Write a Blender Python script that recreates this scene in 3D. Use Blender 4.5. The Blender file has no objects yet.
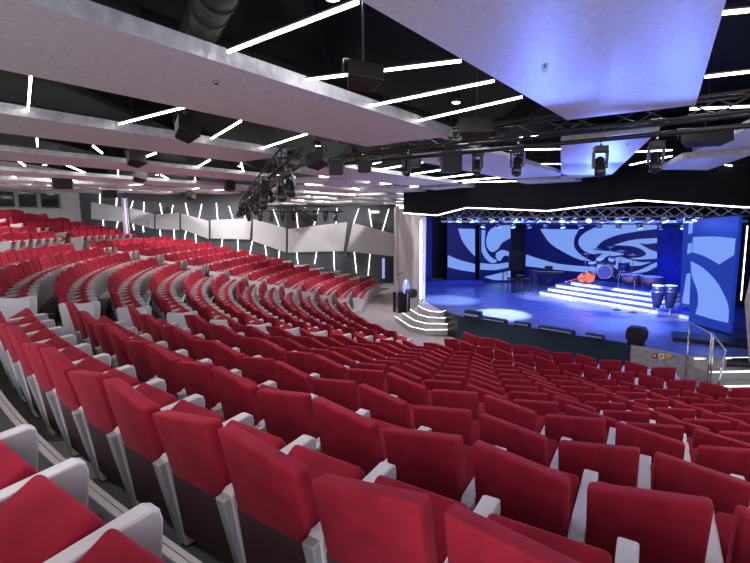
import bpy, bmesh, math, random
from mathutils import Vector, Matrix
random.seed(7)
PI = math.pi
SC = bpy.context.scene
COL = SC.collection

# ------------------------------------------------------------------ camera
FPX, PITCH = 457.5, 0.1305
cd = bpy.data.cameras.new('camera'); cam = bpy.data.objects.new('camera', cd); COL.objects.link(cam)
cd.sensor_width = 36.0; cd.lens = 36.0 * FPX / 750.0; cd.clip_start = 0.05; cd.clip_end = 200
cam.location = (0, 0, 0); cam.rotation_euler = (PI / 2 - PITCH, 0, 0)
SC.camera = cam
# ------------------------------------------------------------------ world and exposure
w = bpy.data.worlds.new('world'); SC.world = w; w.use_nodes = True
bg = w.node_tree.nodes['Background']; bg.inputs[0].default_value = (0.92, 0.92, 1.0, 1); bg.inputs[1].default_value = 2.6
SC.view_settings.view_transform = 'Standard'; SC.view_settings.look = 'None'
SC.view_settings.gamma = 1; SC.view_settings.use_curve_mapping = False
SC.view_settings.exposure = 0.15
HOUSE_W = 190.0      # each house downlight
BAR_E = 11.0        # emission of the LED bars
STAGE_W = 420.0     # each blue stage lamp

# ------------------------------------------------------------------ world measuring helpers
CP, SP = math.cos(PITCH), math.sin(PITCH)
def ray(px, py):
    u = (px - 375) / FPX; v = (281.5 - py) / FPX
    return Vector((u, CP + SP * v, -SP + CP * v))
def Pz(px, py, z):
    r = ray(px, py); return r * (z / r.z)
def Pd(px, py, d):
    r = ray(px, py); return r * (d / r.y)
CX, CY = 13.22, 22.45            # centre of the curved rows

# ------------------------------------------------------------------ materials
def mat(name, col, rough=0.6, metal=0.0, var=0.0, vscale=8.0, bump=0.0, bscale=60.0, sheen=0.0, spec=0.5, stretch=None, coat=0.0):
    m = bpy.data.materials.new(name); m.use_nodes = True
    nt = m.node_tree; b = nt.nodes['Principled BSDF']
    b.inputs['Base Color'].default_value = (*col, 1); b.inputs['Roughness'].default_value = rough
    b.inputs['Metallic'].default_value = metal; b.inputs['Specular IOR Level'].default_value = spec
    if sheen: b.inputs['Sheen Weight'].default_value = sheen; b.inputs['Sheen Roughness'].default_value = 0.4; b.inputs['Sheen Tint'].default_value = (*[min(1, c * 1.5 + .1) for c in col], 1)
    if coat: b.inputs['Coat Weight'].default_value = coat
    tc = nt.nodes.new('ShaderNodeTexCoord'); src = tc.outputs['Object']
    if stretch:
        mp = nt.nodes.new('ShaderNodeMapping'); mp.inputs['Scale'].default_value = stretch
        nt.links.new(src, mp.inputs[0]); src = mp.outputs[0]
    if var:
        n = nt.nodes.new('ShaderNodeTexNoise'); n.inputs['Scale'].default_value = vscale; n.inputs['Detail'].default_value = 4
        nt.links.new(src, n.inputs['Vector'])
        r = nt.nodes.new('ShaderNodeMapRange'); r.inputs[1].default_value = .3; r.inputs[2].default_value = .7
        r.inputs[3].default_value = 1 - var; r.inputs[4].default_value = 1 + var
        nt.links.new(n.outputs[0], r.inputs[0])
        mx = nt.nodes.new('ShaderNodeMix'); mx.data_type = 'RGBA'; mx.blend_type = 'MULTIPLY'; mx.inputs[0].default_value = 1
        mx.inputs[6].default_value = (*col, 1); nt.links.new(r.outputs[0], mx.inputs[7]); nt.links.new(mx.outputs[2], b.inputs['Base Color'])
    if bump:
        n2 = nt.nodes.new('ShaderNodeTexNoise'); n2.inputs['Scale'].default_value = bscale; n2.inputs['Detail'].default_value = 3
        nt.links.new(src, n2.inputs['Vector'])
        bp = nt.nodes.new('ShaderNodeBump'); bp.inputs['Strength'].default_value = bump; bp.inputs['Distance'].default_value = .02
        nt.links.new(n2.outputs[0], bp.inputs['Height']); nt.links.new(bp.outputs[0], b.inputs['Normal'])
    return m
def emit(name, col, e):
    m = bpy.data.materials.new(name); m.use_nodes = True; b = m.node_tree.nodes['Principled BSDF']
    b.inputs['Base Color'].default_value = (.8, .8, .8, 1); b.inputs['Emission Color'].default_value = (*col, 1); b.inputs['Emission Strength'].default_value = e
    return m
M = {}
M['red'] = mat('red_velvet', (.37, .018, .042), .85, var=.22, vscale=7, sheen=.35, spec=.15)
M['redseat'] = mat('red_velvet_seat', (.37, .018, .042), .85, var=.18, vscale=7, sheen=.35, spec=.15)
M['plum'] = mat('plum_shell', (.075, .035, .043), .5, spec=.4)
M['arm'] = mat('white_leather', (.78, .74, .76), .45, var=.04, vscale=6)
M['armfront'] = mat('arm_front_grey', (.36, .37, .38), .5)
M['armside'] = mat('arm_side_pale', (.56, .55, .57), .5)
M['silver'] = mat('silver_metal', (.50, .53, .55), .42, metal=.35)
M['greypan'] = mat('grey_seat_pan', (.34, .35, .36), .5)
M['endpanel'] = mat('white_end_panel', (.80, .76, .78), .5)
M['nosing'] = mat('pale_nosing', (.62, .60, .62), .5)
M['slab'] = mat('ceiling_panel_grey', (.77, .81, .80), .5, metal=.0, var=.10, vscale=5, bump=.10, bscale=14, stretch=(3, 3, 3), spec=.5)
M['slabside'] = mat('ceiling_panel_edge', (.40, .40, .42), .42, metal=.2, var=.25, vscale=7, bump=.6, bscale=9)
M['void'] = mat('void_black', (.004, .004, .005), .9, spec=.1)
M['duct'] = mat('duct_grey', (.014, .012, .014), .6, metal=.1)
M['black'] = mat('black_paint', (.012, .012, .014), .45)
M['gloss'] = mat('black_gloss', (.02, .02, .024), .25)
M['truss'] = mat('truss_dark', (.035, .035, .04), .4, metal=.5)
M['wall'] = mat('slate_wall', (.085, .092, .105), .7, var=.15, vscale=.8)
M['wallwhite'] = mat('pale_wall', (.66, .65, .65), .6, var=.06, vscale=2)
M['wpanel'] = mat('acoustic_panel', (.68, .67, .70), .7, var=.04, vscale=1.2)
M['fascia'] = mat('fascia_black', (.005, .006, .008), .6, spec=.15, var=.3, vscale=2)
M['led'] = emit('led_white', (1, .98, .97), BAR_E)
M['wled'] = emit('wall_led_warm', (1, .97, .90), 4.8)
M['fled'] = emit('fascia_led', (1, .97, .92), 6.0)
M['lens'] = emit('lamp_lens', (.85, .9, 1), 6)
M['blens'] = emit('blue_lamp_lens', (.10, .22, 1), 10)
M['wlens'] = emit('downlight_lens', (1, .98, .95), 14)
M['trussblue'] = mat('silver_truss', (.25, .26, .30), .35, metal=.8)
M['sled'] = emit('step_led', (1, .97, .93), 1.6)
M['slotblue'] = mat('painted_slot_light', (.25, .35, .6), .3)  # pale blue colour stands in for the lit slot line
M['chrome'] = mat('steel_rail', (.6, .58, .58), .25, metal=.9)
M['glass'] = mat('booth_glass', (.02, .025, .03), .08, spec=.9)
M['frame'] = mat('window_frame_grey', (.40, .40, .41), .45, metal=.3)
M['stone'] = mat('grey_wall_finish', (.36, .34, .33), .7, var=.2, vscale=9, bump=.2)
M['step'] = mat('stone_step', (.42, .40, .40), .6, var=.12, vscale=10)
M['stageblue'] = mat('stage_side_blue', (.02, .05, .3), .5)
M['stagefloor'] = mat('stage_floor', (.12, .14, .26), .25, var=.25, vscale=3, stretch=(1, 5, 1), spec=.5)
M['drape'] = mat('blue_drape', (.01, .03, .30), .8, var=.3, vscale=3)
M['riserwhite'] = mat('white_riser', (.80, .82, .86), .4)
M['bass'] = mat('orange_varnish', (.75, .12, .03), .3)
M['copper'] = mat('copper_bowl', (.65, .32, .28), .3, metal=.6)
M['drumblue'] = mat('drum_shell', (.02, .025, .10), .25)
M['skin'] = mat('drum_head', (.75, .75, .78), .5)
M['cymbal'] = mat('brass_cymbal', (.65, .60, .45), .3, metal=.9)
M['sred'] = mat('sign_red', (.6, .03, .03), .5); M['syel'] = mat('sign_yellow', (.8, .6, .05), .5); M['swhite'] = mat('sign_white', (.85, .85, .85), .5)
M['purple'] = emit('violet_tube', (.45, .35, 1), 1.2)
M['doorblue'] = mat('door_dark', (.03, .04, .07), .4)

def carpet():
    m = bpy.data.materials.new('patterned_carpet'); m.use_nodes = True; nt = m.node_tree; b = nt.nodes['Principled BSDF']
    tc = nt.nodes.new('ShaderNodeTexCoord')
    v = nt.nodes.new('ShaderNodeTexVoronoi'); v.inputs['Scale'].default_value = 1.5; v.inputs['Randomness'].default_value = 1
    v.distance = 'CHEBYCHEV'
    n = nt.nodes.new('ShaderNodeTexNoise'); n.inputs['Scale'].default_value = 3; n.inputs['Detail'].default_value = 6
    nt.links.new(tc.outputs['Object'], n.inputs['Vector'])
    mx0 = nt.nodes.new('ShaderNodeMix'); mx0.data_type = 'RGBA'; mx0.inputs[0].default_value = .35
    nt.links.new(tc.outputs['Object'], mx0.inputs[6]); nt.links.new(n.outputs[1], mx0.inputs[7]); nt.links.new(mx0.outputs[2], v.inputs['Vector'])
    sx = nt.nodes.new('ShaderNodeSeparateColor'); nt.links.new(v.outputs['Color'], sx.inputs[0])
    st = nt.nodes.new('ShaderNodeMath'); st.operation = 'GREATER_THAN'; st.inputs[1].default_value = .62
    nt.links.new(sx.outputs[0], st.inputs[0])
    mx = nt.nodes.new('ShaderNodeMix'); mx.data_type = 'RGBA'
    mx.inputs[6].default_value = (.10, .098, .10, 1); mx.inputs[7].default_value = (.32, .31, .31, 1)
    nt.links.new(st.outputs[0], mx.inputs[0]); nt.links.new(mx.outputs[2], b.inputs['Base Color']); b.inputs['Roughness'].default_value = .95
    return m
M['carpet'] = carpet()
M['carpetlow'] = mat('plain_carpet', (.40, .345, .34), .9, var=.12, vscale=4)

# ------------------------------------------------------------------ mesh helpers
def hexa(bm, c, mi=0):
    """8 corners: 0-3 bottom loop, 4-7 top loop"""
    vs = [bm.verts.new(p) for p in c]
    fs = []
    for f in ((3, 2, 1, 0), (4, 5, 6, 7), (0, 1, 5, 4), (1, 2, 6, 5), (2, 3, 7, 6), (3, 0, 4, 7)):
        fc = bm.faces.new([vs[i] for i in f]); fc.material_index = mi; fs.append(fc)
    return vs, fs
def boxc(x0, x1, y0, y1, z0, z1):
    return [(x0, y0, z0), (x1, y0, z0), (x1, y1, z0), (x0, y1, z0), (x0, y0, z1), (x1, y0, z1), (x1, y1, z1), (x0, y1, z1)]
def bevel(bm, r, seg=2):
    bmesh.ops.recalc_face_normals(bm, faces=bm.faces)
    bmesh.ops.bevel(bm, geom=list(bm.edges) + list(bm.verts), offset=r, segments=seg, profile=.5, affect='EDGES', clamp_overlap=True)
def tube(bm, a, b, r, n=8, r2=None, mi=0, caps=True):
    a = Vector(a); b = Vector(b); d = b - a
    if d.length < 1e-6: return
    q = d.to_track_quat('Z', 'Y').to_matrix(); r2 = r if r2 is None else r2
    A = [bm.verts.new(a + q @ Vector((r * math.cos(t), r * math.sin(t), 0))) for t in [2 * PI * i / n for i in range(n)]]
    B = [bm.verts.new(b + q @ Vector((r2 * math.cos(t), r2 * math.sin(t), 0))) for t in [2 * PI * i / n for i in range(n)]]
    for i in range(n):
        f = bm.faces.new((A[i], A[(i + 1) % n], B[(i + 1) % n], B[i])); f.material_index = mi; f.smooth = n > 6
    if caps:
        f = bm.faces.new(A[::-1]); f.material_index = mi; f = bm.faces.new(B); f.material_index = mi
def lathe(bm, prof, n=16, c=(0, 0, 0), mi=0, smooth=True, axis=None):
    c = Vector(c); q = Matrix.Identity(3) if axis is None else Vector(axis).to_track_quat('Z', 'Y').to_matrix()
    rings = []
    for r, z in prof:
        rings.append([bm.verts.new(c + q @ Vector((max(r, 1e-4) * math.cos(2 * PI * i / n), max(r, 1e-4) * math.sin(2 * PI * i / n), z))) for i in range(n)])
    for A, B in zip(rings, rings[1:]):
        for i in range(n):
            f = bm.faces.new((A[i], A[(i + 1) % n], B[(i + 1) % n], B[i])); f.material_index = mi; f.smooth = smooth
    bm.faces.new(rings[0][::-1]).material_index = mi; bm.faces.new(rings[-1]).material_index = mi
def prism(bm, pts, z0, z1, mi=0):
    A = [bm.verts.new((x, y, z0)) for x, y in pts]; B = [bm.verts.new((x, y, z1)) for x, y in pts]; n = len(pts)
    for i in range(n):
        bm.faces.new((A[i], A[(i + 1) % n], B[(i + 1) % n], B[i])).material_index = mi
    bm.faces.new(A[::-1]).material_index = mi; bm.faces.new(B).material_index = mi
def obj(name, bm, mats, parent=None, loc=None, recalc=True):
    if recalc: bmesh.ops.recalc_face_normals(bm, faces=bm.faces)
    me = bpy.data.meshes.new(name); bm.to_mesh(me); bm.free()
    for m in (mats if isinstance(mats, (list, tuple)) else [mats]): me.materials.append(M[m] if isinstance(m, str) else m)
    o = bpy.data.objects.new(name, me); COL.objects.link(o)
    if parent: o.parent = parent
    if loc is not None: o.location = loc
    return o
def tag(o, label, cat, group=None, kind=None):
    o['label'] = label; o['category'] = cat
    if group: o['group'] = group
    if kind: o['kind'] = kind
    return o
def struct(name, bm, mats):
    o = obj(name, bm, mats); o['kind'] = 'structure'; return o
def thing(name, label, cat, loc=(0, 0, 0), rotz=0, group=None):
    o = bpy.data.objects.new(name, None); COL.objects.link(o); o.empty_display_size = .1
    o.location = loc; o.rotation_euler = (0, 0, rotz); return tag(o, label, cat, group)
def dup(root):
    r = root.copy(); COL.objects.link(r)
    for ch in list(root.children):
        c = ch.copy(); COL.objects.link(c); c.parent = r
        for g in list(ch.children):
            d = g.copy(); COL.objects.link(d); d.parent = c
    return r
NB = bmesh.new
def vquad(bm, a, b, z0, z1, th, mi=0):
    """upright board from a to b in plan (2D), bottom/top heights may be pairs, thickness th behind (left of a->b)"""
    a = Vector(a[:2]); b = Vector(b[:2]); d = (b - a).normalized(); n = Vector((-d.y, d.x)) * th
    za0, zb0 = z0 if isinstance(z0, tuple) else (z0, z0); za1, zb1 = z1 if isinstance(z1, tuple) else (z1, z1)
    hexa(bm, [(a.x, a.y, za0), (b.x, b.y, zb0), (b.x + n.x, b.y + n.y, zb0), (a.x + n.x, a.y + n.y, za0),
              (a.x, a.y, za1), (b.x, b.y, zb1), (b.x + n.x, b.y + n.y, zb1), (a.x + n.x, a.y + n.y, za1)], mi)

# ------------------------------------------------------------------ seating rows: radius of the back tops, their height
ROWS = {-3: (26.80, -.55), -2: (25.86, -.73), -1: (24.731, -.997), 0: (23.768, -1.236), 1: (22.804, -1.50), 2: (21.853, -1.725), 3: (20.93, -2.01), 4: (20.06, -2.255),
        5: (19.23, -2.49), 6: (18.40, -2.70), 7: (17.60, -2.90), 8: (16.81, -3.09), 9: (16.00, -3.285), 10: (15.18, -3.445), 11: (14.357, -3.455), 12: (13.381, -3.48)}
SH = .95
SEAT = .58
FLOOR = -4.43
def floor_z(k): return FLOOR if k >= 11 else ROWS[k][1] - SH
UP = [(28.2 + .92 * i, -.45 + .215 * i) for i in range(6)]
WA, WB = Vector((-18.2, 28.6)), Vector((1.5, 33.1))     # foot of the far side wall
def wall_y(x): return WA.y + (x - WA.x) * (WB.y - WA.y) / (WB.x - WA.x)

# ---- floor and tiers
def sector(bm, r0, r1, z, t0, t1, zlow, mi=0, n=90):
    A, B, A2, B2 = [], [], [], []
    for i in range(n + 1):
        t = t0 + (t1 - t0) * i / n; c, s = math.cos(t), math.sin(t)
        A.append(bm.verts.new((CX + r0 * c, CY + r0 * s, z))); B.append(bm.verts.new((CX + r1 * c, CY + r1 * s, z)))
        A2.append(bm.verts.new((CX + r0 * c, CY + r0 * s, zlow)))
    for i in range(n):
        bm.faces.new((A[i], A[i + 1], B[i + 1], B[i])).material_index = mi
        bm.faces.new((A2[i], A2[i + 1], A[i + 1], A[i])).material_index = mi
    for i in (0, n):
        b2 = bm.verts.new((B[i].co.x, B[i].co.y, zlow)); bm.faces.new((A2[i], A[i], B[i], b2)).material_index = mi
def tmin(R, lim):
    """angle at which a circle of radius R meets the line wall_y - lim"""
    t = -PI
    while t > -4.4:
        x, y = CX + R * math.cos(t), CY + R * math.sin(t)
        if y > wall_y(x) - lim: return t
        t -= .01
    return t
bm = NB()
tiers = []
for k in range(-3, 11):
    R, z = ROWS[k]
    rout = ROWS[k - 1][0] + .0 if k > -3 else 28.0
    rin = R + .05
    # tier k carries row k: from just behind the next row down to behind row k
    r_out = R + .05; r_in = ROWS[k + 1][0] + .05
    tiers.append((k, r_in, r_out, z - SH))
bf = NB()
g = 40
vs = [bf.verts.new(p) for p in ((-8, -12, FLOOR), (34, -12, FLOOR), (34, 44, FLOOR), (-26, 44, FLOOR), (-26, 0, FLOOR))]
bf.faces.new(vs)
o = struct('floor', bf, 'carpetlow')
bf = NB()
for k, r_in, r_out, z in tiers:
    t0 = tmin(r_in, -.3 if k < 8 else 3.0)
    prev = floor_z(k + 1)
    if k in (-1, -2):
        dz = {-1: .033, -2: .15}[k]
        sector(bf, r_in, r_out, z, -2.47, -1.15, prev); sector(bf, r_in, r_out, z - dz, t0, -2.47, prev)
    elif k == -3: sector(bf, r_in, 27.9, z, -2.47, -1.15, prev)
    else: sector(bf, r_in, r_out, z, t0, -1.15, prev)
Rp = UP[0][0]
sector(bf, ROWS[-2][0] + .05, Rp - .72, -1.70, tmin(Rp - .6, -.3), -2.47, -1.83)
sector(bf, Rp - .72, Rp + .05, UP[0][1] - SH, tmin(Rp - .6, -.3), -2.62, -1.70)
for i in range(1, 6):
    sector(bf, UP[i - 1][0] + .05, UP[i][0] + (.05 if i < 5 else 1.3), UP[i][1] - SH, tmin(UP[i][0] - .6, -.3), -2.62, UP[i - 1][1] - SH)
struct('floor_tiers', bf, 'carpet')
bn = 0
def nosing(r, z, t0, t1, name):
    b = NB(); n = 100; w_, h = .095, .012
    for (ra, rb, hh) in ((r, r + .03, h), (r + .038, r + .075, h)):
        P = []
        for i in range(n + 1):
            t = t0 + (t1 - t0) * i / n; c, s = math.cos(t), math.sin(t)
            P.append([b.verts.new((CX + q * c, CY + q * s, zz)) for q, zz in ((ra, z - .06), (ra, z + hh), (rb, z + hh), (rb, z - .001))])
        for i in range(n):
            for j in range(3): b.faces.new((P[i][j], P[i + 1][j], P[i + 1][j + 1], P[i][j + 1]))
    struct(name, b, 'nosing')
for n_, k in enumerate(range(-3, 10)):
    nosing(ROWS[k + 1][0] + .045, floor_z(k), -3.7 if k > 0 else -2.465, -1.2, 'trim_%d' % (n_ + 1))

# ------------------------------------------------------------------ one seat and its parts
def back_mesh(hl, hr, seg=3, low=False):
    b = NB(); hw, hb = .248, .243
    # rear top edge on y=0, reclined; thickness ~0.10
    hexa(b, [(-hb, .105, .50), (hb, .105, .50), (hb, .225, .50), (-hb, .225, .50),
             (-hw, .0, hl), (hw, .0, hr), (hw, .105, hr - .012), (-hw, .105, hl - .012)])
    if not low: bevel(b, .020, seg)
    for f in b.faces: f.smooth = not low
    return b
def shell_mesh(low=False):
    b = NB()
    hexa(b, [(-.247, .155, .10), (.247, .155, .10), (.247, .20, .10), (-.247, .20, .10),
             (-.247, .100, .53), (.247, .100, .53), (.247, .17, .53), (-.247, .17, .53)])
    if not low: bevel(b, .008, 2)
    return b
def seat_mesh(low=False):
    b = NB(); a = math.radians(29); c, s = math.cos(a), math.sin(a)
    def q(l, t): return (.20 + l * c - t * s, .365 + l * s + t * c)   # along cushion, across (towards the back)
    P = [q(0, 0), q(.44, 0), q(.44, .145), q(0, .13)]
    hexa(b, [(-.243, *P[0]), (.243, *P[0]), (.243, *P[1]), (-.243, *P[1]), (-.243, *P[3]), (.243, *P[3]), (.243, *P[2]), (-.243, *P[2])])
    if not low: bevel(b, .028, 3)
    for f in b.faces: f.smooth = not low
    return b
def pan_mesh():
    b = NB(); a = math.radians(29); c, s = math.cos(a), math.sin(a)
    def q(l, t): return (.20 + l * c - t * s, .365 + l * s + t * c)
    P = [q(.0, -.035), q(.37, -.03), q(.37, .02), q(0, .02)]
    hexa(b, [(-.225, *P[0]), (.225, *P[0]), (.225, *P[1]), (-.225, *P[1]), (-.225, *P[3]), (.225, *P[3]), (.225, *P[2]), (-.225, *P[2])])
    bevel(b, .008, 2)
    return b
def arm_mesh(x=.29, low=False):
    b = NB(); h = .040
    # white upholstered arm: deep panel from top to floor, front corner rounded
    prof = [(.17, .015), (.60, .015), (.67, .30), (.70, .61), (.69, .655), (.66, .67), (.10, .615), (.07, .59)]
    if low: prof = [(.17, .0), (.60, .0), (.70, .63), (.66, .67), (.08, .61)]
    A = [b.verts.new((x - h, y, z)) for y, z in prof]; B = [b.verts.new((x + h, y, z)) for y, z in prof]; n = len(prof)
    for i in range(n): b.faces.new((A[i], A[(i + 1) % n], B[(i + 1) % n], B[i]))
    b.faces.new(A[::-1]); b.faces.new(B)
    bmesh.ops.recalc_face_normals(b, faces=b.faces)
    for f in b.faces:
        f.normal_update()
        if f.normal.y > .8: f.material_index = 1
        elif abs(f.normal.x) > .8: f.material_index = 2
    if not low:
        bmesh.ops.recalc_face_normals(b, faces=b.faces)
        ed = [e for e in b.edges if abs(e.verts[0].co.x - e.verts[1].co.x) < 1e-5]
        bmesh.ops.bevel(b, geom=ed, offset=.010, segments=2, profile=.5, affect='EDGES', clamp_overlap=True)
    return b
def support_mesh(x=.29):
    b = NB(); h = .036
    hexa(b, [(x - h*.6, .15, .03), (x + h*.6, .15, .03), (x + h*.6, .19, .03), (x - h*.6, .19, .03), (x - h, .03, .59), (x + h, .03, .59), (x + h, .10, .60), (x - h, .10, .60)])
    bevel(b, .010, 2)
    return b
def end_mesh():
    b = NB(); prof = [(.10, .0), (.50, .0), (.60, .56), (.58, .62), (.08, .70), (.04, .66)]
    A = [b.verts.new((-.03, y, z)) for y, z in prof]; B = [b.verts.new((.03, y, z)) for y, z in prof]; n = len(prof)
    for i in range(n): b.faces.new((A[i], A[(i + 1) % n], B[(i + 1) % n], B[i]))
    b.faces.new(A[::-1]); b.faces.new(B); bevel(b, .008, 2)
    return b
A_ = .036
def mk(b, name, m):
    bmesh.ops.recalc_face_normals(b, faces=b.faces)
    me = bpy.data.meshes.new(name); b.to_mesh(me); b.free()
    for q in (m if isinstance(m, tuple) else (m,)): me.materials.append(M[q])
    return me
ME = {'backL': mk(back_mesh(SH + A_, SH - A_), 'backrest_left_high', 'red'), 'backR': mk(back_mesh(SH - A_, SH + A_), 'backrest_right_high', 'red'),
      'shell': mk(shell_mesh(), 'back_shell', 'plum'), 'seat': mk(seat_mesh(), 'seat', 'redseat'), 'pan': mk(pan_mesh(), 'seat_pan', 'greypan'),
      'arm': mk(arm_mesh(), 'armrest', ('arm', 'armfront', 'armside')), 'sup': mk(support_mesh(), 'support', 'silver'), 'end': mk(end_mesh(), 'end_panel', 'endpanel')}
def link(name, me, parent):
    o = bpy.data.objects.new(name, me); COL.objects.link(o); o.parent = parent; return o
def make_seat(side):
    t = thing('theatre_seat', '', 'seat')
    link('backrest', ME['back' + side], t); link('back_shell', ME['shell'], t)
    s = link('seat', ME['seat'], t); link('seat_pan', ME['pan'], s)
    a = link('armrest', ME['arm'], t); link('support', ME['sup'], a)
    return t

# ---- where the seats stand
class Spot:
    pass
spots = []
def add_spot(R, zt, t, high, block, row, idx, first=False, last=False, n=0):
    x, y = CX + R * math.cos(t), CY + R * math.sin(t)
    if y < -.1 and x < 0: return None
    if x < -.87 * y - .9 or x > .86 * y + .9: return None
    s = Spot(); s.x, s.y, s.z, s.t, s.high, s.block, s.row, s.idx, s.first, s.last = x, y, zt - SH, t, high, block, row, idx, first, last
    s.d = math.sqrt(x * x + y * y + s.z * s.z); s.end = None
    if block == 'near': s.d *= .9
    spots.append(s); return s
NEAR0 = {-1: (-2.3135 - 5 * SEAT / 24.731, 1), 0: (-2.4289, 1), 1: (-2.4545, 1), 2: (-2.4550, -1), 11: (-2.4641, -1), 12: (-2.4705, 1)}
for k in range(-1, 13):
    R, z = ROWS[k]
    t0, sg = NEAR0.get(k, (-2.4675, 1 if k % 2 else -1))
    n = 0
    while True:
        tc = t0 + (n + .5) * SEAT / R
        if tc > -1.7 or (k == 12 and n > 9): break
        jj = n - (5 if k == -1 else 0)
        hi = 'L' if (jj % 2 == 0) == (sg == 1) else 'R'
        s = add_spot(R, z, tc, hi, 'near', k, n, first=(n == 0))
        n += 1
# row of seats just left of the camera (armrests seen from above)
VR, VZ = ROWS[-2]
tip = Pz(85, 455, VZ - SH + .67); print('TIP', math.hypot(tip.x - CX, tip.y - CY), VR)
R = VR; tt = math.atan2(tip.y - CY, tip.x - CX)
for j in range(-5, 2):
    tc = tt + (j + .5) * SEAT / R
    add_spot(VR, VZ, tc, 'L' if j % 2 else 'R', 'near', -2, 10 + j)
MIDZ = {-2: -.88, -1: -1.03}
for k in range(-2, 11):
    R, z = ROWS[k]; z = MIDZ.get(k, z); t1 = -2.4675 - 1.25 / R if k > 0 else -2.45 - 1.25 / R
    n = int((t1 + 3.0 + .0068 * max(0, k)) * R / SEAT)
    for j in range(n):
        tc = t1 - (j + .5) * SEAT / R
        add_spot(R, z, tc, 'L' if j % 2 else 'R', 'middle', k, j, last=(j == 0))
for k in range(-2, 12):
    R, z = ROWS[k]; z = MIDZ.get(k, z); t1 = -3.048 - .0068 * max(0, k)
    j = 0
    while True:
        tc = t1 - (j + .5) * SEAT / R; x, y = CX + R * math.cos(tc), CY + R * math.sin(tc)
        if y > 27.5 + .19 * (x + 10.9) - max(0, k - 4) * .24: break
        add_spot(R, z, tc, 'L' if j % 2 else 'R', 'far', k, j, last=(j == 0)); j += 1
for i, (R, z) in enumerate(UP):
    tc = -2.66; j = 0
    while True:
        tc -= SEAT / R; x, y = CX + R * math.cos(tc), CY + R * math.sin(tc)
        if y > 28.0 + .22 * (x + 10.9) - .15 * i: break
        if abs(tc + 2.93 + .012 * i) < .026 or abs(tc + 3.12) < .02: j = 0; continue
        add_spot(R, z, tc, 'L' if j % 2 else 'R', 'upper', i, j, first=(j == 0)); j += 1
spots.sort(key=lambda s: s.d)
NIND = 296
ind, rest = spots[:NIND], spots[NIND:]

ORD = ['first', 'second', 'third', 'fourth', 'fifth', 'sixth', 'seventh', 'eighth', 'ninth', 'tenth', 'eleventh', 'twelfth', 'thirteenth', 'fourteenth', 'fifteenth', 'sixteenth', 'seventeenth', 'eighteenth', 'nineteenth', 'twentieth',
       'twenty-first', 'twenty-second', 'twenty-third', 'twenty-fourth', 'twenty-fifth', 'twenty-sixth', 'twenty-seventh', 'twenty-eighth', 'twenty-ninth', 'thirtieth']
protos = {'L': make_seat('L'), 'R': make_seat('R')}
used = {'L': False, 'R': False}
# count positions from what can be seen: order within each visible row, left to right
rowsets = {}
for s in ind: rowsets.setdefault((s.block, s.row), []).append(s)
rowname = {}
for blk, nm in (('near', 'near'), ('middle', 'middle'), ('far', 'far'), ('upper', 'upper')):
    for i, key in enumerate(sorted(k for k in rowsets if k[0] == blk)): rowname[key] = i
for key, L in rowsets.items():
    L.sort(key=lambda s: s.t)
    for i, s in enumerate(L): s.rank = i
seat_obj = {}
for s in ind:
    p = protos[s.high]
    if not used[s.high]: o = p; used[s.high] = True
    else: o = dup(p)
    o.location = (s.x, s.y, s.z); o.rotation_euler = (0, 0, s.t + PI / 2)
    slope = 'left' if s.high == 'L' else 'right'
    if s.block == 'near':
        if s.row == -2: lab = 'half-folded red seat between white armrests in the lower left corner, %s from left' % ORD[s.rank]
        elif s.row == 12: lab = 'red seat in the front row before the dark stage edge, %s from its left end' % ORD[s.rank]
        else: lab = ('red velvet seat, %s from the left picture edge, nearest long row' % ORD[s.rank]) if s.row == -1 else 'red velvet seat, %s from the left aisle, %s row below the camera' % (ORD[s.rank], ORD[s.row + 1])
        grp = 'red velvet seats in the near block'
    else:
        lab = 'red seat in curved middle block, %s row from its top, %s from near aisle' % (ORD[s.row + 2], ORD[len(rowsets[(s.block, s.row)]) - 1 - s.rank])
        grp = 'red velvet seats in the curved middle block'
    tag(o, lab, 'seat', grp)
    seat_obj[id(s)] = o
# end panels stand on the row ends as part of the end seat
def add_end(o, side):
    e = link('end_panel', ME['end'], o); e.location = (side * .315, 0, 0)
for s in ind:
    if s.last: add_end(seat_obj[id(s)], 1)
    if s.block == 'near' and s.row == 12 and s.idx == 9: add_end(seat_obj[id(s)], 1)
# the rest of the seats, as one
LOW = []
for b, mi in ((back_mesh(SH + A_, SH - A_, low=True), 0), (shell_mesh(True), 1), (seat_mesh(True), 0), (arm_mesh(low=True), 2)):
    b.verts.ensure_lookup_table(); bmesh.ops.recalc_face_normals(b, faces=b.faces)
    LOW.append(([v.co.copy() for v in b.verts], [[v.index for v in f.verts] for f in b.faces], [(2, 4, 5)[f.material_index] if mi == 2 else mi for f in b.faces])); b.free()
b = back_mesh(SH - A_, SH + A_, low=True); LOWR = [v.co.copy() for v in b.verts]; b.free()
b = end_mesh(); LOWE = ([v.co.copy() for v in b.verts], [[v.index for v in f.verts] for f in b.faces]); b.free()
V, F, MI = [], [], []
for s in rest:
    mx = Matrix.Translation((s.x, s.y, s.z)) @ Matrix.Rotation(s.t + PI / 2, 4, 'Z')
    for q, (vv, ff, mi) in enumerate(LOW):
        src = LOWR if (q == 0 and s.high == 'R') else vv
        n0 = len(V); V += [tuple(mx @ c) for c in src]; F += [[i + n0 for i in f] for f in ff]; MI += mi
    if s.last or s.first:
        n0 = len(V); dx = .315 if s.last else -.315
        V += [tuple(mx @ (c + Vector((dx, 0, 0)))) for c in LOWE[0]]; F += [[i + n0 for i in f] for f in LOWE[1]]; MI += [3] * len(LOWE[1])
me = bpy.data.meshes.new('distant_seats'); me.from_pydata(V, [], F)
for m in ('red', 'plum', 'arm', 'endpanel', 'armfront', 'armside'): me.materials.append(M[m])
me.polygons.foreach_set('material_index', MI); me.update()
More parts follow.
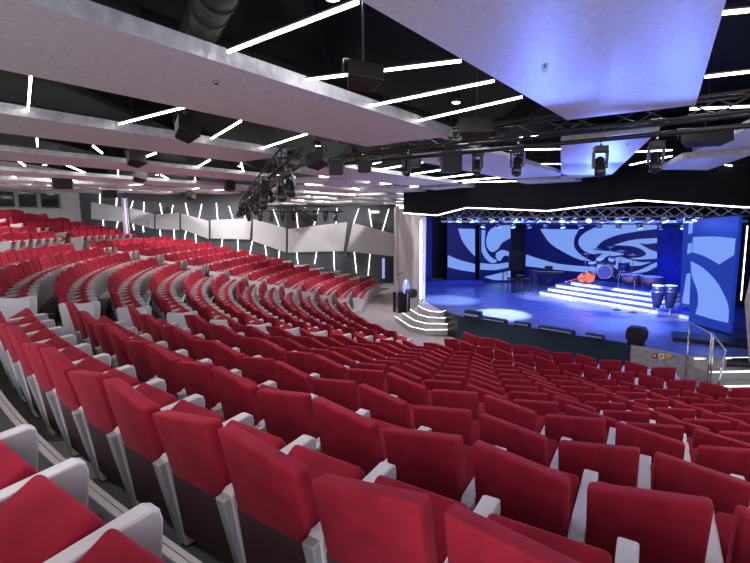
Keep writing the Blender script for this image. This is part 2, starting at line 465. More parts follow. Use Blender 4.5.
o = bpy.data.objects.new('distant_seats', me); COL.objects.link(o)
tag(o, 'rows of red seats with pale armrests curving away below the slate wall and control booth', 'seats', kind='stuff')

# ------------------------------------------------------------------ ceiling: dark void, suspended panels, LED bars
AZ = math.atan2(.602, .799)
E_ = Vector((.602, .799)); N_ = Vector((.799, -.602))
def en(e, n): return E_ * e + N_ * n
b = NB(); vs = [b.verts.new(p) for p in ((-30, -6, 3.2), (26, -6, 3.2), (26, 44, 3.2), (-30, 44, 3.2))]; b.faces.new(vs)
struct('ceiling', b, 'void'); b = NB()
for i in range(9):
    x = -22 + i * 5.2
    hexa(b, boxc(x, x + .3, -4, 36, 2.75, 3.15))
struct('ceiling_beams', b, 'void')
# ducts in the void
for i, (a, c, r) in enumerate([((-6, 2, 2.4), (3, 14, 2.4), .24), ((-.6, 3.2, 2.3), (-2.4, 6.4, 2.3), .2), ((-12, 5, 2.4), (-3, 18, 2.4), .24), ((2, 3, 2.4), (10, 10, 2.4), .22)]):
    b = NB(); tube(b, a, c, r, 16)
    for q in range(1, 9):
        p0 = Vector(a).lerp(Vector(c), q / 9); dd = (Vector(c) - Vector(a)).normalized() * .03
        tube(b, p0 - dd, p0 + dd, r + .02, 16)
    tag(obj('air_duct', b, 'duct'), ['long dark round duct above the left ceiling panels', 'short dark round duct in the gap left of the hanging speaker', 'dark round duct over the second ceiling gap', 'dark round duct beyond the large pale panel at upper right'][i], 'duct')
LANES = {0: (-2.2, -.3), 1: (-6.25, -4.2), 2: (-10.5, -8.6), 3: (-14.9, -12.9), 4: (-19.1, -17.1), 5: (-23.2, -21.3), 6: (-27.2, -25.4), 7: (-31.2, -29.4), 8: (-35.2, -33.4)}
slabn = 0
def slab(pts, z, th, label):
    b = NB(); prism(b, pts, z, z + th)
    for f in b.faces:
        f.normal_update(); f.material_index = 0 if abs(f.normal.z) > .5 else 1
    o = obj('ceiling_panel', b, ['slab', 'slabside']); tag(o, label, 'ceiling panel', 'suspended grey ceiling panels'); return o
def lane_slab(l, e0, e1, z, label, th=.15, skew0=0, skew1=0):
    n0, n1 = LANES[l]
    return slab([tuple(en(e0, n0)), tuple(en(e0 + skew0, n1)), tuple(en(e1 + skew1, n1)), tuple(en(e1, n0))], z, th, label)
BAY1 = {0: (-6, 7.9, 1.6), 1: (-6, 8.0, 1.6), 2: (-4, 7.85, 1.58), 3: (-1, 12.2, 1.56), 4: (2, 14.5, 1.5), 5: (4, 16.0, 1.55), 6: (6, 14.8, 1.62), 7: (8, 13.5, 1.72), 8: (10, 12.6, 1.82)}
LN = {0: 'big blue-lit ceiling panel nearest the camera at upper right', 1: 'broad grey ceiling panel crossing the whole upper left'}
slab([(3.06, 7.55), (4.44, 6.60), (-1.52, -3.0), (-5.35, -3.0)], 1.6, .16, LN[0])
for l, (e0, e1, z) in BAY1.items():
    if l == 0: continue
    if l == 4: e1 = 18.0
    lane_slab(l, e0, e1, z, LN.get(l, 'grey suspended ceiling panel over the left seats, %s along from the camera' % ORD[l - 1]), th=.16 if l < 3 else .12)
SUB = [(-6.25, -4.2), (-10.5, -8.3), (-12.7, -10.95), (-14.9, -13.15), (-17.1, -15.35), (-19.3, -17.5), (-21.5, -19.7), (-23.7, -21.9)]
BAY2 = [(0, 9.6, 16.2, 1.5), (0, 17.0, 19.2, 1.45), (1, 9.6, 16.4, 1.46), (1, 17.0, 20.4, 1.40), (2, 11.6, 15.2, 1.42), (2, 15.7, 20.0, 1.36), (2, 20.5, 24.4, 1.24), (3, 13.4, 17.6, 1.36), (3, 18.1, 21.9, 1.28), (3, 22.4, 25.8, 1.14),
        (4, 15.0, 18.7, 1.30), (4, 19.2, 23.1, 1.20), (4, 23.6, 26.0, 1.08), (5, 16.6, 20.5, 1.22), (5, 21.0, 24.6, 1.12), (6, 18.2, 22.9, 1.14), (7, 19.4, 21.6, 1.08)]
for i, (l, e0, e1, z) in enumerate(BAY2):
    n0, n1 = SUB[l]
    slab([tuple(en(e0, n0)), tuple(en(e0, n1)), tuple(en(e1, n1)), tuple(en(e1, n0))], z, .11, 'grey suspended panel beyond the lighting truss, %s in the stepped far ceiling' % ORD[i])
# panels turned towards the stage
PD = Vector((math.sin(math.radians(22)), math.cos(math.radians(22)))); PN = Vector((PD.y, -PD.x))
def pd(e, n): v = PD * e + PN * n; return (v.x, v.y)
slab([pd(9.67, -.09), pd(9.0, 1.43), pd(16.9, 1.43), pd(18.4, -.09)], 1.5, .15, 'blue-lit pale ceiling panel behind the truss, over the stage edge')
slab([pd(13.4, 2.65), pd(12.9, 3.93), pd(16.5, 3.93), pd(15.8, 2.65)], 1.5, .15, 'pale ceiling panel at the right above the black proscenium header')
slab([pd(9.2, 3.0), pd(7.0, 4.9), pd(12.7, 4.4), pd(13.2, 2.8)], 1.62, .15, 'bright pale ceiling panel at far right edge behind the flood lights')

barn = 0
def bar(p, q, label, w_=.028, m='led', name='led_light_bar', group='white LED bars between the ceiling panels'):
    p = Vector(p); q = Vector(q); d = (q - p).normalized(); up = Vector((0, 0, 1)); s = d.cross(up)
    if s.length < .1: s = Vector((1, 0, 0))
    s = s.normalized() * w_ / 2; u = s.cross(d).normalized() * w_ / 2
    t = thing(name, label, 'light', tuple(p), 0, group)
    b = NB(); hexa(b, [-s - u, s - u, s + u, -s + u, q - p - s - u, q - p + s - u, q - p + s + u, q - p - s + u]); obj('diffuser', b, m, t)
    b = NB(); k = 1.25 * w_; s2 = s * 1.15; uu = Vector((0, 0, k * .5)) if abs(d.z) < .5 else Vector((0, .02, 0))
    o_ = uu * 1.15
    hexa(b, [o_ - s2, o_ + s2, o_ + s2 + uu, o_ - s2 + uu, q - p + o_ - s2, q - p + o_ + s2, q - p + o_ + s2 + uu, q - p + o_ - s2 + uu]); obj('housing', b, 'truss', t)
def barpx(a, c, label, z=1.68, w_=.024): bar(Pz(a[0], a[1], z), Pz(c[0], c[1], z), label, w_)
NBAR = [((228, 52), (358, 2), 'brightest long LED bar meeting the corner of the big panel at top'),
        ((306, 80), (461, 61), 'long LED bar passing behind the hanging black speaker'),
        ((370, 106), (494, 81), 'LED bar just below the hanging speaker, ending at the big panel'),
        ((413, 122), (522, 97), 'LED bar nearest the truss between the two large panels'),
        ((31, 73), (28, 112), 'short upright-looking LED bar at the far upper left'),
        ((119, 124), (186, 107), 'LED bar beside the grey ceiling speaker at upper left'),
        ((211, 139), (241, 121), 'short LED bar right of the grey ceiling speaker'),
        ((263, 148), (307, 134), 'LED bar ending at the truss corner left of centre'),
        ((703, 15), (765, 9), 'LED bar touching the top right corner of the picture'),
        ((705, 77), (765, 70), 'second LED bar down along the right edge of the big panel'),
        ((500, 137), (552, 136), 'LED bar just under the truss left of the blue-lit panel'),
        ((500, 150), (562, 149), 'lower LED bar left of the blue-lit panel'),
        ((530, 164), (562, 164), 'short LED bar beside the left moving head'),
        ((657, 135), (690, 133), 'short LED bar behind the right moving head'),
        ((634, 152), (672, 150), 'LED bar at the right edge of the blue-lit panel'),
        ((630, 165), (672, 156), 'slanting LED bar right of the blue-lit panel'),
        ((720, 134), (760, 128), 'LED bar at the right edge under the truss'),
        ((690, 109), (760, 106), 'LED bar running above the truss at right'),
        ((725, 165), (760, 168), 'upper of two short LED bars at the right edge over the header'),
        ((712, 171), (760, 175), 'lower of two short LED bars at the right edge over the header'),
        ((363, 154), (383, 150), 'short LED bar above the small black boxes under the panel end'),
        ((373, 164), (395, 158), 'LED bar beside the small boxes hanging in front of the far panels')]
for a, c, lab in NBAR: barpx(a, c, lab)
random.seed(3)
def cross_bars(l0, l1, e0, e1, z, step, lab):
    a = LANES[l0][0]; c = LANES[l1][1]; e = e0; sgn = 1
    while e < e1:
        de = random.choice((-1, -.5, 1, .4)) * random.uniform(.8, 1.5)
        bar((*en(e, a - .02), z), (*en(e + de, c + .02), z), lab, .026)
        e += step * random.uniform(.8, 1.2); sgn = -sgn
LEFTB = [((37, 139), (37.5, 146)), ((93, 146), (102, 153)), ((140, 159), (156, 153)), ((196, 168), (210, 160)), ((241, 163), (244, 173)), ((14, 158), (25, 166)), ((66, 165), (88, 174)), ((118, 170), (118, 176)), ((161, 175), (170, 180)),
         ((195, 178), (195.5, 182)), ((0, 170), (16, 178)), ((37, 175), (56, 183)), ((67, 181), (81, 186)), ((121, 185), (131, 190)), ((213, 184), (222, 188))]
for i, (a, c) in enumerate(LEFTB): barpx(a, c, 'small LED bar in the narrow left ceiling gaps, %s of the short ones' % ORD[i], z=1.66 if i < 5 else 1.62, w_=.03)
cross_bars(4, 5, 5.2, 16, 1.62, 2.0, 'small LED bar in the fifth dark gap of the left ceiling')
cross_bars(5, 6, 7.0, 15, 1.70, 2.0, 'small LED bar in the sixth dark gap of the left ceiling')
cross_bars(6, 7, 9.0, 13.6, 1.8, 2.0, 'small LED bar low over the control booth side')
cross_bars(7, 8, 10.5, 13, 1.9, 1.8, 'small LED bar nearest the control booth')
FB = 0
for l, z in ((1, 1.52), (2, 1.50), (3, 1.44), (4, 1.38), (5, 1.30), (6, 1.22)):
    e = (10.4, 11.8, 13.6, 15.4, 17.0, 18.4)[l - 1]
    while e < (18.5, 19.5, 23.5, 24.5, 24.0, 22.5)[l - 1]:
        g0, g1 = SUB[l - 1][0] - .02, SUB[l][1] + .02
        de = random.choice((-.7, -.4, .5, .8)); FB += 1
        bar((*en(e, g0), z), (*en(e + de, g1), z), 'short LED bar in the stepped far ceiling beyond the receding truss', .03, group='short LED bars of the far ceiling')
        e += random.uniform(1.4, 2.0)
# downlights
DL = [(-.5, 5.8), (1.8, 10.6), (-3.2, 3.4), (-6, 6.5), (-5.2, 9.8), (-9.6, 8.3), (-9, 12.6), (-13, 14.5), (-12.2, 18.5), (-16.5, 17.5), (-15.5, 22), (-11, 24), (-6.5, 22.5), (-7.0, 16.0),
      (-2.0, 16.5), (.8, 13.2), (3.0, 15.0), (-2.8, 20.6), (-2.0, 26.0), (5.4, 9.2), (3.6, 5.2), (6.6, 6.6), (8.8, 9.2), (1.4, 2.2), (-2.6, .8), (-8.5, 28.2), (-18, 20), (-5.2, 28.4), (-1.2, 29.4), (-12.4, 26.6), (-.4, 22.6)]  # final entries added to brighten the far wall panels and the pillar
for i, (x, y) in enumerate(DL):
    zz = 2.62
    t = thing('downlight', 'small round white downlight in the dark ceiling gap', 'light', (x, y, zz), 0, 'round downlights in the ceiling gaps')
    b = NB(); lathe(b, [(.11, 0), (.12, .02), (.12, .16)], 16); tube(b, (0, 0, .1), (0, 0, .57), .02, 6); obj('housing', b, 'truss', t)
    b = NB(); lathe(b, [(.085, -.006), (.085, .004)], 16); obj('lens', b, 'wlens', t)
    ld = bpy.data.lights.new('house_light', 'SPOT'); ld.energy = HOUSE_W * (1 if y < 12 else (2.6 if y < 19 else 4.2)); ld.spot_size = math.radians(150); ld.spot_blend = .5; ld.shadow_soft_size = .12; ld.color = (1, .965, .96)
    lo = bpy.data.objects.new('house_light', ld); COL.objects.link(lo); lo.location = (x, y, zz - .03)

# ------------------------------------------------------------------ far side wall, booth, pillar
def wall_at(px, py, off=0.0):
    """point on the far wall plane seen at a picture place"""
    d = (WB - WA); n = Vector((d.y, -d.x)).normalized()   # towards the room
    p0 = WA + n * off; r = ray(px, py); k = (p0.x * n.x + p0.y * n.y) / (r.x * n.x + r.y * n.y)
    return r * k
b = NB(); vquad(b, WA, WB, FLOOR - .1, 3.2, .25); struct('wall_left', b, 'wall')
wn = Vector(((WB - WA).y, -(WB - WA).x)).normalized()
def wall_panel(q, label):
    P = [wall_at(x, y, .14) for x, y in q]; Q = [p - Vector((wn.x, wn.y, 0)) * .14 for p in P]
    b = NB(); hexa(b, [P[3], P[2], Q[2], Q[3], P[0], P[1], Q[1], Q[0]]); bevel(b, .02, 2)
    tag(obj('wall_panel', b, 'wpanel'), label, 'wall panel', 'white acoustic panels on the slate wall')
QS = [[(91, 202), (122, 207), (122, 222), (91, 219)], [(129, 207.5), (154, 214), (154, 229), (130, 223)], [(155.5, 214.5), (179, 212.5), (179, 230), (155.5, 229)],
      [(181, 213.5), (208.5, 221), (208.5, 239), (181, 229)], [(210.6, 220), (251.5, 218.4), (249.7, 239.6), (210.6, 238.5)], [(253.2, 219), (286, 228), (286, 252.5), (252.6, 241)],
      [(288, 229), (347.4, 222), (343.5, 251.2), (288, 252.5)], [(353, 223), (395.5, 234), (395.5, 256.5), (347, 251.5)]]
for i, q in enumerate(QS): wall_panel(q, 'pale angular acoustic panel on the slate side wall, %s from the left' % ORD[i])
WS = [((296.4, 213), (298, 228)), ((319, 208), (314, 225)), ((337, 208), (336, 223.4)), ((358.7, 208.5), (353.6, 223.4)), ((369, 209), (371.8, 227)), ((388.8, 209), (382.5, 231)),
      ((160, 203.5), (162, 214)), ((173, 205), (171.5, 213.5)), ((185.4, 203), (188, 215)), ((201.7, 204), (199, 218)), ((216.3, 203), (217.7, 219.5)), ((229, 206), (233, 219)), ((247, 208), (244.4, 219)), ((262, 208), (261, 222)), ((273, 209), (279, 226)),
      ((99.8, 194), (99.8, 203.5)), ((116.7, 196), (116.4, 206)), ((133, 201), (131, 208)), ((144, 202), (143.6, 211)),
      ((296.6, 252), (298, 264)), ((316.7, 252), (314.6, 264)), ((333.7, 251.5), (334.5, 270)), ((354.2, 252), (356.6, 273)), ((370, 254), (368, 277)),
      ((174, 229), (174.6, 243)), ((186, 231), (184, 243)), ((195.5, 234), (196, 247)), ((222.5, 239), (221, 250)), ((237.6, 239.5), (238.5, 253)), ((252.4, 241), (249.7, 255)), ((265, 245), (266.6, 256)), ((279.4, 250.5), (278.7, 258)),
      ((103, 219), (103.5, 226)), ((118.3, 220), (116.4, 228)), ((133, 224), (134, 230)), ((143, 226), (143.6, 232)), ((160, 230), (160.5, 236))]
for i, (a, c) in enumerate(sorted(WS, key=lambda q: (q[0][1] > 217, q[0][0]))):
    up = a[1] < 217
    bar(wall_at(a[0], a[1], .05), wall_at(c[0], c[1], .05), 'thin slanting light strip %s the pale wall panels, %s from the left' % ('above' if up else 'below', ORD[i if up else i - 19]), .032, 'wled', 'wall_light_strip', 'slanting light strips on the slate wall')
# lit column standing before the wall
t = thing('lighting_column', 'tall white and violet lit column left of the slate wall panels', 'column', (*(Pd(126, 230, 26.5).xy), -1.4))
b = NB(); tube(b, (-.10, 0, 0), (-.10, 0, 2.75), .05, 12); tube(b, (.16, 0, 0), (.16, 0, 2.75), .05, 12); obj('pole', b, 'wallwhite', t)
b = NB(); tube(b, (.03, .02, .1), (.03, .02, 2.7), .05, 10); obj('tube_light', b, 'purple', t)
# exit door in the far wall
b = NB(); P = [wall_at(*q, .06) for q in ((381, 257), (396, 257), (396, 283), (381, 283))]; Q = [p - Vector((wn.x, wn.y, 0)) * .06 for p in P]
hexa(b, [P[3], P[2], Q[2], Q[3], P[0], P[1], Q[1], Q[0]]); do = struct('door_1', b, 'doorblue')
b = NB(); p = wall_at(383.4, 268, .08); hexa(b, boxc(p.x - .10, p.x + .10, p.y - .02, p.y, p.z - .75, p.z + .7)); obj('door_pane', b, emit('door_glow', (.2, .3, .9), .5), do)
b = NB(); p = wall_at(374, 212.3, .3); hexa(b, boxc(p.x - .35, p.x + .35, p.y - .1, p.y, p.z - .05, p.z + .09)); tag(obj('exit_light', b, emit('exit_glow', (1, 1, .95), 2)), 'small lit exit box above the slate wall panels near the pillar', 'light')

# booth wall at the left with windows
BA, BB = Vector((-21.6, 22.0)), Vector((-17.9, 29.2))
def booth_at(px, py):
    d = BB - BA; n = Vector((d.y, -d.x)).normalized(); r = ray(px, py); k = (BA.x * n.x + BA.y * n.y) / (r.x * n.x + r.y * n.y); return r * k
bd = (BB - BA).normalized(); bnrm = Vector((bd.y, -bd.x))
def booth_strip(b, s0, s1, z0, z1, th=.2, back=0.0, mi=0):
    a = BA + bd * s0 - bnrm * back; c = BA + bd * s1 - bnrm * back; vquad(b, a, c, z0, z1, th, mi)
L = (BB - BA).length
sx = lambda px: (booth_at(px, 200).xy - BA).dot(bd)
zt, zb = booth_at(30, 191.5).z, booth_at(30, 208.5).z
b = NB(); booth_strip(b, -2, L, FLOOR, zb); booth_strip(b, -2, L, zt, 3.2); booth_strip(b, sx(61), L, zb, zt); struct('wall_back', b, 'wallwhite')
b = NB(); booth_strip(b, -2, L, zb, zt, .05, 1.6); booth_strip(b, -2, L, zb - .05, zb, 1.8, .2); struct('wall_booth_inside', b, 'black')
edges = [-6, 16, 38.5, 61]
for i in range(3):
    s0, s1 = sx(edges[i]) if i else -1.5, sx(edges[i + 1])
    b = NB()
    for (a0, a1, z0, z1) in ((s0, s0 + .09, zb, zt), (s1 - .09, s1, zb, zt), (s0, s1, zt - .07, zt), (s0, s1, zb, zb + .07)): booth_strip(b, a0, a1, z0, z1, .10, -.06)
    wf = struct('window_%d' % (i + 1), b, 'frame')
    b = NB(); booth_strip(b, s0 + .09, s1 - .09, zb + .07, zt - .07, .02, .02); g_ = obj('pane', b, 'glass', wf)
for i, px in enumerate((24, 47, 56)):
    p = BA + bd * sx(px) + bnrm * (-1.0)
    t = thing('office_chair', ['pale chair seen through the middle booth window', 'pale chair behind the right booth window', 'second pale chair behind the right booth window'][i], 'chair', (p.x, p.y, zb + .0))
    b = NB(); hexa(b, boxc(-.2, .2, -.04, .04, .2, .75)); bevel(b, .03); obj('backrest', b, 'arm', t)
    b = NB(); tube(b, (0, 0, 0), (0, 0, .3), .04); obj('stem', b, 'truss', t)

# white pillar wall beside the stage
PA, PB = Vector((1.42, 27.2)), Vector((2.02, 20.4))
b = NB(); vquad(b, PA, PB, FLOOR, (.75, .20), .25); vquad(b, (1.42, 27.2), (1.55, 33.0), FLOOR, .9, .2); struct('wall_proscenium', b, 'wallwhite')
bar((2.06, 20.30, -3.45), (2.02, 20.30, .05), 'tall wavy white light strip on the edge of the pale pillar wall', .07, 'fled', 'edge_light', None)

# ------------------------------------------------------------------ stage
SZ = -3.5
SP_ = [(2.1, 20.3), (2.9, 18.2), (3.35, 17.3), (3.05, 16.7), (5.2, 14.75), (7.36, 12.8), (8.2, 11.56), (9.9, 11.4), (16, 13.5), (16, 30), (2.1, 30)]
SP_ = [(2.15, 20.3), (2.6, 18.0), (3.2, 16.75), (5.2, 14.75), (7.36, 12.8), (8.2, 11.6), (9.9, 11.4), (16, 13.5), (16, 31), (1.9, 31)]
b = NB(); prism(b, SP_, FLOOR, SZ)
for f in b.faces: f.normal_update(); f.material_index = 0 if f.normal.z > .5 else 1
struct('floor_stage', b, ['stagefloor', 'gloss'])
b = NB(); prism(b, [(3.08, 16.62), (5.12, 14.66), (7.3, 12.72), (7.36, 12.8), (5.2, 14.76), (3.15, 16.72)], FLOOR + .1, SZ + .03); struct('trim_20', b, mat('stage_edge_teal', (.012, .035, .05), .4))
b = NB(); prism(b, [(7.30, 12.70), (8.15, 11.48), (9.0, 11.40), (9.05, 11.55), (8.25, 11.62), (7.4, 12.78)], FLOOR, SZ + .01); struct('wall_stage_front', b, 'stone')

# stairs
def stair(name, polys, label):
    t = thing(name, label, 'stairs', (0, 0, 0))
    n = len(polys)
    for i, pl in enumerate(polys):
        b = NB(); top = FLOOR + (i + 1) * (SZ - FLOOR) / (n + 0.0); prism(b, pl, FLOOR + i * (SZ - FLOOR) / n if i else FLOOR, top - .004 * (n - i)); obj('step', b, 'step', t)
    return t
def inset(P, Q, k): return [tuple(Vector(a).lerp(Vector(c), k)) for a, c in zip(P, Q)]
outer = [Pz(395, 317, -4.23).xy, Pz(410, 327, -4.23).xy, Pz(425, 330.5, -4.23).xy, Pz(452, 330.5, -4.23).xy, Pz(459, 320, -4.0).xy]
inner = [Pz(418, 306, -3.52).xy, Pz(423, 309, -3.52).xy, Pz(430, 311.5, -3.52).xy, Pz(440, 312.5, -3.52).xy, Pz(446, 311, -3.52).xy]
core = [(2.3, 19.6), (2.6, 19.4), (2.7, 19.3), (3.0, 18.9), (3.2, 18.4)]
polys = []
for i in range(4):
    k = i / 3
    o_ = [tuple(Vector(a).lerp(Vector(c), k)) for a, c in zip(outer, inner)]
    polys.append(o_ + [(3.3, 17.2), (3.3, 19.0), (2.2, 20.2)])
st = stair('curved_stairs', polys, 'pale polygonal steps with glowing edges left of the stage')
for i, pl in enumerate(polys):
    z = FLOOR + (i + 1) * (SZ - FLOOR) / 4; b = NB()
    for a, c in zip(pl[:5], pl[1:5]): tube(b, (*a, z - .005), (*c, z - .005), .016, 6)
    obj('edge_light', b, 'sled', st)
rp = []
for i in range(4):
    y0 = 11.45 - .38 * (3 - i)
    rp.append([(8.25 + .12 * (3 - i), y0), (10.3, y0 + .1), (10.3, 11.6), (8.3, 11.6)])
st2 = stair('side_stairs', rp, 'pale wide steps with glowing edges at the right end of the stage')
for i, pl in enumerate(rp):
    z = FLOOR + (i + 1) * (SZ - FLOOR) / 4; b = NB(); tube(b, (*pl[0], z - .01), (*pl[1], z - .01), .022, 6); obj('edge_light', b, 'sled', st2)
def rail(label, posts, links, group=None):
    t = thing('handrail', label, 'handrail', tuple(posts[0][0]))
    o0 = Vector(posts[0][0])
    for a, c in posts:
        b = NB(); tube(b, Vector(a) - o0, Vector(c) - o0, .022, 10); obj('post', b, 'chrome', t)
    for a, c in links:
        b = NB(); tube(b, Vector(a) - o0, Vector(c) - o0, .024, 10); obj('top_rail', b, 'chrome', t)
p1 = Pd(690, 323, 11.4); p2 = Pd(712, 334, 10.6); p4 = Pd(726, 351, 9.9)
rail('tall steel handrail rising in front of the blue screen at right', [((p1.x, 11.4, FLOOR), tuple(p1)), ((p2.x, 10.6, FLOOR), tuple(p2))], [(tuple(p1), tuple(p2))])
p3 = Pd(714, 335, 10.5)
rail('lower sloping steel handrail over the right steps', [((p3.x + .03, 10.5, FLOOR), tuple(p3)), ((p4.x - .2, 9.9, FLOOR), tuple(p4))], [(tuple(p3), tuple(p4))])
a = Pd(397, 275, 20.8); c = Pd(408, 270.5, 19.9)
rail('thin dark handrail by the pale pillar left of the stage', [((a.x, 20.8, FLOOR), tuple(a)), ((c.x, 19.9, -3.9), tuple(c))], [(tuple(a), tuple(c))])

# signs on the grey front wall
wa, wb = Vector((7.30, 12.70)), Vector((8.15, 11.48))
def fw(px, py):
    d = wb - wa; n = Vector((d.y, -d.x)).normalized(); r = ray(px, py); p0 = wa - n * 0 ; k = (p0.x * n.x + p0.y * n.y) / (r.x * n.x + r.y * n.y); return r * k, n
for (x0, x1, y0, y1, m, lab) in ((653, 657.6, 353, 358, 'sred', 'small red square sign on the grey stage front'), (659.5, 664.5, 353.5, 359, 'swhite', 'small white square sign on the grey stage front'), (666.5, 671.5, 354, 357.5, 'syel', 'small yellow sign on the grey stage front')):
    P = []
    for q in ((x0, y0), (x1, y0), (x1, y1), (x0, y1)):
        p, n = fw(*q); n3 = Vector((n.x, n.y, 0)); n3 = -n3 if n3.dot(p) > 0 else n3; P.append(p + n3 * .03)
    Q = [p - n3 * .03 for p in P]
    t = thing('wall_sign', lab, 'sign', tuple(P[3])); o0 = P[3]
    b = NB(); hexa(b, [v - o0 for v in (P[3], P[2], Q[2], Q[3], P[0], P[1], Q[1], Q[0])]); obj('plate', b, m, t)
    cen = sum(P, Vector()) / 4 - o0 + n3 * .004; ux = (P[1] - P[0]) * .28; uz = (P[0] - P[3]) * .28
    if m != 'syel':
        b = NB(); hexa(b, [cen - ux - uz, cen + ux * .2 - uz, cen + ux * .2 - uz - n3 * .003, cen - ux - uz - n3 * .003, cen - ux * .3 + uz, cen + ux + uz, cen + ux + uz - n3 * .003, cen - ux * .3 + uz - n3 * .003]); obj('symbol', b, 'swhite' if m == 'sred' else 'sred', t)

# black header over the stage with light line (folded facets)
HD = [(403.5, 213, 22.0, 1), (436.4, 215.4, 21.0, 1), (466.6, 207.8, 19.4, 1), (500, 209, 18.9, 1), (547, 211, 17.9, 1), (638.5, 200.3, 15.6, 1), (743, 207.3, 14.0, 1), (800, 207, 13.4, 1)]
HP = [(Pd(x, y, d), zt_) for x, y, d, zt_ in HD]
b = NB()
for (p, z1), (q, z2) in zip(HP, HP[1:]): vquad(b, p, q, (p.z, q.z), (3.1, 3.1), .3)
struct('wall_header', b, 'fascia')
for i, ((p, z1), (q, z2)) in enumerate(zip(HP, HP[1:])):
    bar(p + Vector((0, -.03, 0)), q + Vector((0, -.03, 0)), 'light line along the bottom of the black stage header, %s stretch from the left' % ORD[i], .035, 'fled', 'header_light', 'light lines under the black header')

# stage shell: side and rear black, light drape boards
b = NB(); vquad(b, (2.0, 27.9), (17, 31), FLOOR, 3.1, .2); struct('wall_stage_rear', b, 'black')
b = NB(); vquad(b, (15.2, 30.9), (15.2, 14.0), FLOOR, 3.1, .2); struct('wall_stage_right', b, 'black')
b = NB(); hexa(b, boxc(1.7, 17.0, 15, 31, 3.0, 3.1)); struct('ceiling_stage', b, 'black')

# screens with the swirl design
def screen_mat(name, col, e):
    m = bpy.data.materials.new(name); m.use_nodes = True; p = m.node_tree.nodes['Principled BSDF']
    p.inputs['Base Color'].default_value = (.01, .01, .02, 1); p.inputs['Roughness'].default_value = .35
    p.inputs['Emission Color'].default_value = (*col, 1); p.inputs['Emission Strength'].default_value = e; return m
M['sdark'] = screen_mat('screen_dark_blue', (.003, .004, .085), .9)
M['slight'] = screen_mat('screen_pale_blue', (.17, .30, .76), 1.0)
M['smid'] = screen_mat('screen_blue', (.008, .03, .30), 1.0)
def smooth(pts, n=6):
    """closed Catmull-Rom through points; a point given with a third value 1 is a sharp corner"""
    out = []; N = len(pts)
    for i in range(N):
        p0, p1, p2, p3 = [Vector(pts[(i + k) % N][:2]) for k in (-1, 0, 1, 2)]
        c1 = len(pts[i]) > 2; c2 = len(pts[(i + 1) % N]) > 2
        m1 = (p2 - p1) if c1 else (p2 - p0) / 2; m2 = (p2 - p1) if c2 else (p3 - p1) / 2
        for k in range(n):
            t = k / n; out.append((2 * t**3 - 3 * t**2 + 1) * p1 + (t**3 - 2 * t**2 + t) * m1 + (-2 * t**3 + 3 * t**2) * p2 + (t**3 - t**2) * m2)
    return out
def plane_pt(A, B, px, py, off=0.0):
    d = (B - A).normalized(); n = Vector((d.y, -d.x)); n = -n if n.dot(A) > 0 else n
    p0 = A + n * off; r = ray(px, py); k = (p0.x * n.x + p0.y * n.y) / (r.x * n.x + r.y * n.y); return r * k, n
def screen(label, A, B, quad, shapes, base='sdark', th=.1, group='screens with the blue swirl design', shape_mat='slight'):
    A, B = Vector(A), Vector(B)
    P = [plane_pt(A, B, *q)[0] for q in quad]; n = plane_pt(A, B, *quad[0])[1]; n3 = Vector((n.x, n.y, 0))
    o0 = P[3].copy(); t = thing('stage_screen', label, 'screen', tuple(o0), 0, group)
    b = NB(); Q = [p - n3 * th for p in P]; hexa(b, [v - o0 for v in (P[3], P[2], Q[2], Q[3], P[0], P[1], Q[1], Q[0])]); obj('display', b, base, t)
    for i, s in enumerate(shapes):
        b = NB(); pts = [plane_pt(A, B, q.x, q.y, .004 + .0015 * i)[0] - o0 for q in smooth(s)]
        vs = [b.verts.new(p) for p in pts]; ed = [b.edges.new((vs[j], vs[(j + 1) % len(vs)])) for j in range(len(vs))]
        bmesh.ops.triangle_fill(b, use_beauty=True, edges=ed)
        r = bmesh.ops.extrude_face_region(b, geom=list(b.faces)); bmesh.ops.translate(b, verts=[v for v in r['geom'] if isinstance(v, bmesh.types.BMVert)], vec=-n3 * .003)
        obj('swirl', b, shape_mat, t)
    return t
BS_A, BS_B = (8.97, 27.2), (12.6, 20.4)
main = [[(540, 229, 1), (579, 229.5, 1), (574.5, 238), (574.5, 247), (581, 255), (592, 261.5, 1), (578, 259), (560, 250), (549, 242)],
        [(525, 254, 1), (540, 259), (560, 264), (592, 267, 1), (596, 273, 1), (560, 270), (525, 266, 1)],
        [(611, 222.6, 1), (657, 223, 1), (657, 229, 1), (640, 231), (618, 235), (603, 241), (596, 248), (595, 250), (612, 251.5), (624, 254), (612, 256), (601, 253.5), (592, 254), (583, 250), (578.5, 243), (582, 235), (595, 227.5)],
        [(613, 245.2, 1), (632, 240), (657, 238, 1), (657, 243, 1), (646, 244), (640, 243.5), (649, 249), (657, 252, 1), (657, 258.5, 1), (640, 259.5), (630, 258.5), (641, 257), (646, 254), (641, 249), (630, 246)],
        [(657, 262, 1), (657, 266.5, 1), (645, 272), (628, 273.5, 1), (642, 269), (650, 265)],
        [(594, 262, 1), (600, 255.5), (608, 252.5), (617, 253.5, 1), (606, 257), (602, 263), (606, 270), (614, 273, 1), (600, 272), (592, 268)],
        [(614, 258, 1), (620, 257), (628, 259), (640, 262), (652, 262, 1), (640, 265.5), (628, 266), (620, 270), (612, 265)]]
screen('wide central screen with pale blue swirls behind the drum riser', BS_A, BS_B, [(524.5, 224.5), (657.5, 221.5), (657.5, 296), (524.5, 283)], main)
LS_A, LS_B = (4.2, 26.7), (7.9, 27.1)
